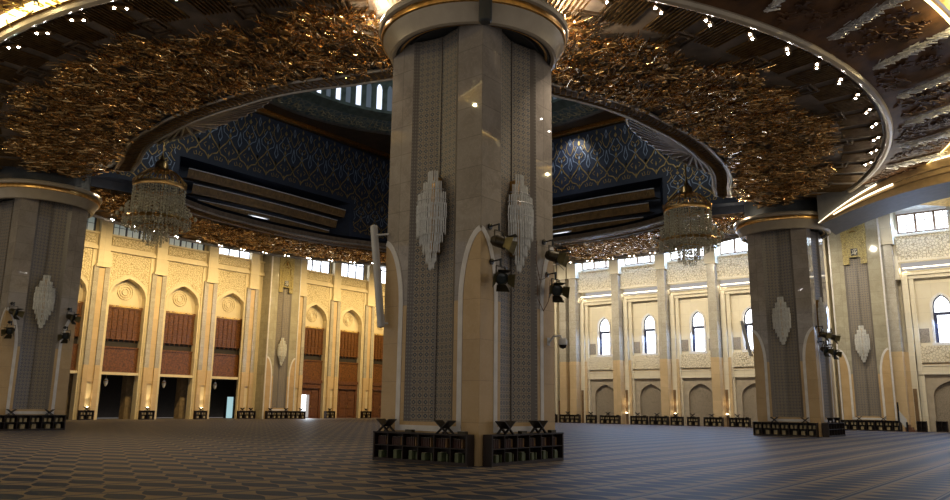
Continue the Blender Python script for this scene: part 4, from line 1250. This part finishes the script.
RC = [(-15.2,-13.3,'on the back wall touching the nearest pillar'),(-12.85,-10.4,'on the back wall beside the brown door'),(-9.6,-8.5,'on the back wall left in the first window bay'),(-8.0,-5.75,'on the back wall right in the first window bay'),
      (-4.5,-2.75,'on the back wall left in the second window bay'),(-2.5,-.55,'on the back wall right in the second window bay'),(-.25,.95,'on the back wall left in the third window bay'),(1.45,2.5,'on the back wall mid third window bay'),
      (3.05,4.85,'between third and fourth window bays'),(5.45,7.35,'on the back wall beside the right pillar')]
for x0, x1, wh in RC:
    loc = ((x0+x1)/2, YF, 0)
    bookcase(loc, 0, round(x1-x0,1), 'small dark bookcase '+wh); fill_far(loc, 0, x1-x0, 0, wh, 3 if x1-x0 < 1.5 else 4, 2 if x1-x0 < 1.5 else 3)
    stand((x0+.35*(x1-x0)+.1, YF-.22, CASE_H), 0, 'folding book stand on the bookcase '+wh)
    if x1-x0 > 1.3: tissue((x1-.25, YF-.22, CASE_H), 0, 'dark box on the bookcase '+wh)
wh = 'at the foot of the gilded pier'
loc = (17.35,35.0,0); bookcase(loc, 0, 4.5, 'long low bookcase '+wh, cols=7); fill_far(loc, 0, 4.5, 7, wh, 12, 8)
stand((16.5,34.78,CASE_H), 0, 'left folding book stand '+wh); stand((18.3,34.78,CASE_H), 0, 'right folding book stand '+wh)
wh = 'standing alone right of the white stair rail'
loc = (21.05,34.8,0); bookcase(loc, 0, .7, 'small dark bookcase '+wh, cols=2)
loc = (22.2,36.4,0); bookcase(loc, 0, .8, 'little grey-brown cabinet beside the arched lattice at the right end of the back wall', cols=2)

# white stair rail and steps
r = thing('wooden_stair', (19.6,34.6,0), 0, 'little brown wooden stair with a white side rail beside the gilded pier', 'stair')
b = MB(); b.box(.3,.98,-.25,.5,0,.18); b.box(.3,.8,-.25,.5,.18,.36); b.box(.3,.6,-.25,.5,.36,.55); b.build('steps', M['doorwood'], r)
b = MB(); b.poly([(-.1,1.75),(.45,.95),(.45,.35),(.3,.35),(-.1,.95)], -.3, -.24); b.build('side_rail', M['whitemetal'], r)
b = MB(); b.box(-.14,-.02,-.34,-.22,0,2.3); b.build('post', M['black'], r)
b = MB(); b.box(.4,.52,-.34,-.22,0,.75); b.build('end_post', M['black'], r)

# hanging crystal lanterns in the passages, uplights at the pilasters
ln = thing('hanging_lantern', (0,0,0), 0, '', 'lantern')
b = MB(); b.tube([(0,0,.75),(0,0,1.1)],.015,5); b.build('chain', M['gold'], ln)
b = MB(); b.lathe([(.02,0),(.12,.12),(.2,.35),(.2,.55),(.1,.72),(.02,.76)], n=12); b.build('glass_body', M['crystal'], ln, True)
b = MB(); b.lathe([(.205,.5),(.215,.54),(.205,.58)], n=16); b.build('hoop', M['gold'], ln, True)
for i, (y, w) in enumerate(((-.27,'first'),(5.56,'second'),(11.32,'third'))):
    placed(ln, i == 0, (-40.5,y,3.02), 0, 'small crystal lantern hanging in the '+w+' dark passage of the left wall')
ul = thing('wall_uplight', (0,0,0), 0, '', 'uplight')
b = MB(); b.box(-.12,.12,-.1,.1,0,.10); b.build('housing', M['steel_dark'], ul)
b = MB(); b.box(-.09,.09,-.07,.07,.10,.16); b.build('lamp', M['uplamp'], ul)
UL = [((-39.35,-2.25,1.0),pi/2,'glowing uplight on the pilaster beside the left pillar'),((-39.35,3.5,1.0),pi/2,'glowing uplight on the pilaster between the first and second passages'),((-39.35,9.27,1.0),pi/2,'glowing uplight on the pilaster between the second and third passages'),
      ((-5.45,36.1,1.0),0,'glowing uplight on the back wall between the first and second window bays'),((-.25,36.1,1.0),0,'glowing uplight on the back wall between the second and third window bays'),((4.95,36.1,1.0),0,'glowing uplight between third and fourth window bays')]
def lamp(name, kind, loc, energy, col, target=None, **kw):
    l = bpy.data.lights.new(name, kind); l.energy = energy; l.color = col
    for k, v in kw.items(): setattr(l, k, v)
    o = bpy.data.objects.new(name, l); COL.objects.link(o); o.location = loc
    if target is not None:
        o.rotation_euler = (Vector(target)-Vector(loc)).to_track_quat('-Z','Y').to_euler()
    return o
WARM = (1,.72,.32); WARM2 = (1,.87,.64)
for i, (loc, rz, lab) in enumerate(UL):
    placed(ul, i == 0, loc, rz, lab)
    q = (loc[0]+(.1 if rz else 0), loc[1]-(0 if rz else .1), loc[2]+.25)
    lamp('uplight_lamp', 'SPOT', q, 90, (1,.78,.45), (loc[0]-(.12 if rz else 0), loc[1]+(0 if rz else .12), loc[2]+3), spot_size=radians(60), spot_blend=.8, shadow_soft_size=.05)

# ------------------------------------------------------------------ light
# wall washing spots of the far half of the ring
for c in BL[1:]+[17.9]:
    lamp('wall_wash_left', 'SPOT', (-29.5, c, 17.6), 4300 if c != 17.9 else 2200, WARM, (-39.75, c, 8.5), spot_size=radians(100), spot_blend=.9, shadow_soft_size=.07)
for c in [-13.5,-8.3,-3.05,2.15,7.35,12.5,17.2,23,28]:
    lamp('wall_wash_back', 'SPOT', (c, 27.2, 16.6), 2300 if c != 17.2 else 1300, WARM2, (c, 36.6, 8.5), spot_size=radians(100), spot_blend=.9, shadow_soft_size=.07)
# daylight entering through the back-wall windows and doors
for a, c in BR:
    lamp('window_daylight', 'AREA', (a+2.72, YR+.15, 9.0), 380, (.34,.55,1), (a+2.72, 27, 0), shape='RECTANGLE', size=1.2, size_y=3.6)
    lamp('clerestory_daylight', 'AREA', ((a+c)/2, YR-.7, 17.4), 420, (.34,.55,1), ((a+c)/2, 27, 0), shape='RECTANGLE', size=4, size_y=1.4)
lamp('doorway_daylight', 'AREA', (-39.4, 23.0, 1.4), 120, (.8,.9,1), (-30, 22, 0), shape='RECTANGLE', size=1.3, size_y=2.6)
# cove lamps over the recessed back-wall windows
for a, c in BR:
    lamp('cove_lamp_back', 'AREA', ((a+c)/2, YR-.35, 13.35), 260, (1,.86,.6), ((a+c)/2, YR+.2, 12.0), shape='RECTANGLE', size=4, size_y=.1)
# ring spots lighting the floor and pillars
for d in (-95,-82,-69,-36,-22,-8,6,20,-110,160,180,90,75,105):
    a = radians(d); lamp('ring_spot', 'SPOT', (25.3*cos(a), 25.3*sin(a), 14.85), 900, (1,.85,.66), (24*cos(a), 24*sin(a), 0), spot_size=radians(75), spot_blend=.7, shadow_soft_size=.05)
# cornice lamp of the blue drum, then an added point for dome daylight
lamp('drum_light', 'SPOT', (0.5, 15.6, 23.9), 500, (.85,.9,1), (0.0, 17.2, 20.5), spot_size=radians(110), spot_blend=1, shadow_soft_size=.2)
lamp('drum_light', 'POINT', (3, -2, 26.5), 900, (.8,.88,1), shadow_soft_size=.12)
# capital lamps grazing the gilded relief
for px_, py_, angs, e in ((G,-G,(180,205,235,35,62,90),230),(G,G,(240,200),60),(-G,-G,(45,),40)):
    for d in angs:
        lamp('capital_lamp', 'POINT', (px_+3.3*cos(radians(d)), py_+3.3*sin(radians(d)), 14.2), e, (1,.82,.58), shadow_soft_size=.12)
lamp('arch_lamp', 'AREA', (27, 14.2, 14.0), 120, WARM2, (27, 10, 16.5), shape='RECTANGLE', size=10, size_y=.3)
lamp('aisle_lamp', 'AREA', (21, 31, 18.2), 160, (.85,.92,1), (21, 31, 0), shape='RECTANGLE', size=8, size_y=4)
for a in (-104,-97,-90,-83):
    lamp('gold_tuft_fill', 'POINT', (28.2*cos(radians(a)), 28.2*sin(radians(a)), 14.9), 120, (1,.8,.4), shadow_soft_size=.1)  # points added to brighten the near-left gold tufts
for a in (-100,-85,-70,-10,5,20):
    lamp('gold_cove_lamp', 'POINT', (30.5*cos(radians(a)), 30.5*sin(radians(a)), 15.7), 260, (1,.8,.4), shadow_soft_size=.05)

w = bpy.data.worlds.new('world'); SC.world = w; w.use_nodes = True
bg = w.node_tree.nodes['Background']; bg.inputs[0].default_value = (1,.93,.86,1); bg.inputs[1].default_value = .42

# ------------------------------------------------------------------ camera
cam = bpy.data.cameras.new('camera'); co = bpy.data.objects.new('camera', cam); COL.objects.link(co)
yaw = radians(-38.709); pitch = .2014; roll = .0116
F = Vector((sin(yaw)*cos(pitch), cos(yaw)*cos(pitch), sin(pitch)))
R0 = Vector((cos(yaw), -sin(yaw), 0)); U0 = R0.cross(F)
Rr = R0*cos(roll)+U0*sin(roll)*-1*-1; Uu = U0*cos(roll)-R0*sin(roll)
m = Matrix((( Rr.x, Uu.x, -F.x, 32.03),( Rr.y, Uu.y, -F.y, -35.59),( Rr.z, Uu.z, -F.z, 1.6),(0,0,0,1)))
co.matrix_world = m
cam.sensor_width = 36; cam.lens = 36*765.0/950; cam.clip_end = 300
SC.camera = co
SC.view_settings.view_transform = 'Standard'; SC.view_settings.look = 'None'
SC.view_settings.exposure = 0; SC.view_settings.gamma = 1
SC.cycles.use_denoising = True
SC.cycles.max_bounces = 6; SC.cycles.diffuse_bounces = 3; SC.cycles.glossy_bounces = 3; SC.cycles.transmission_bounces = 4
SC.cycles.caustics_reflective = False; SC.cycles.caustics_refractive = False
SC.cycles.sample_clamp_indirect = 4
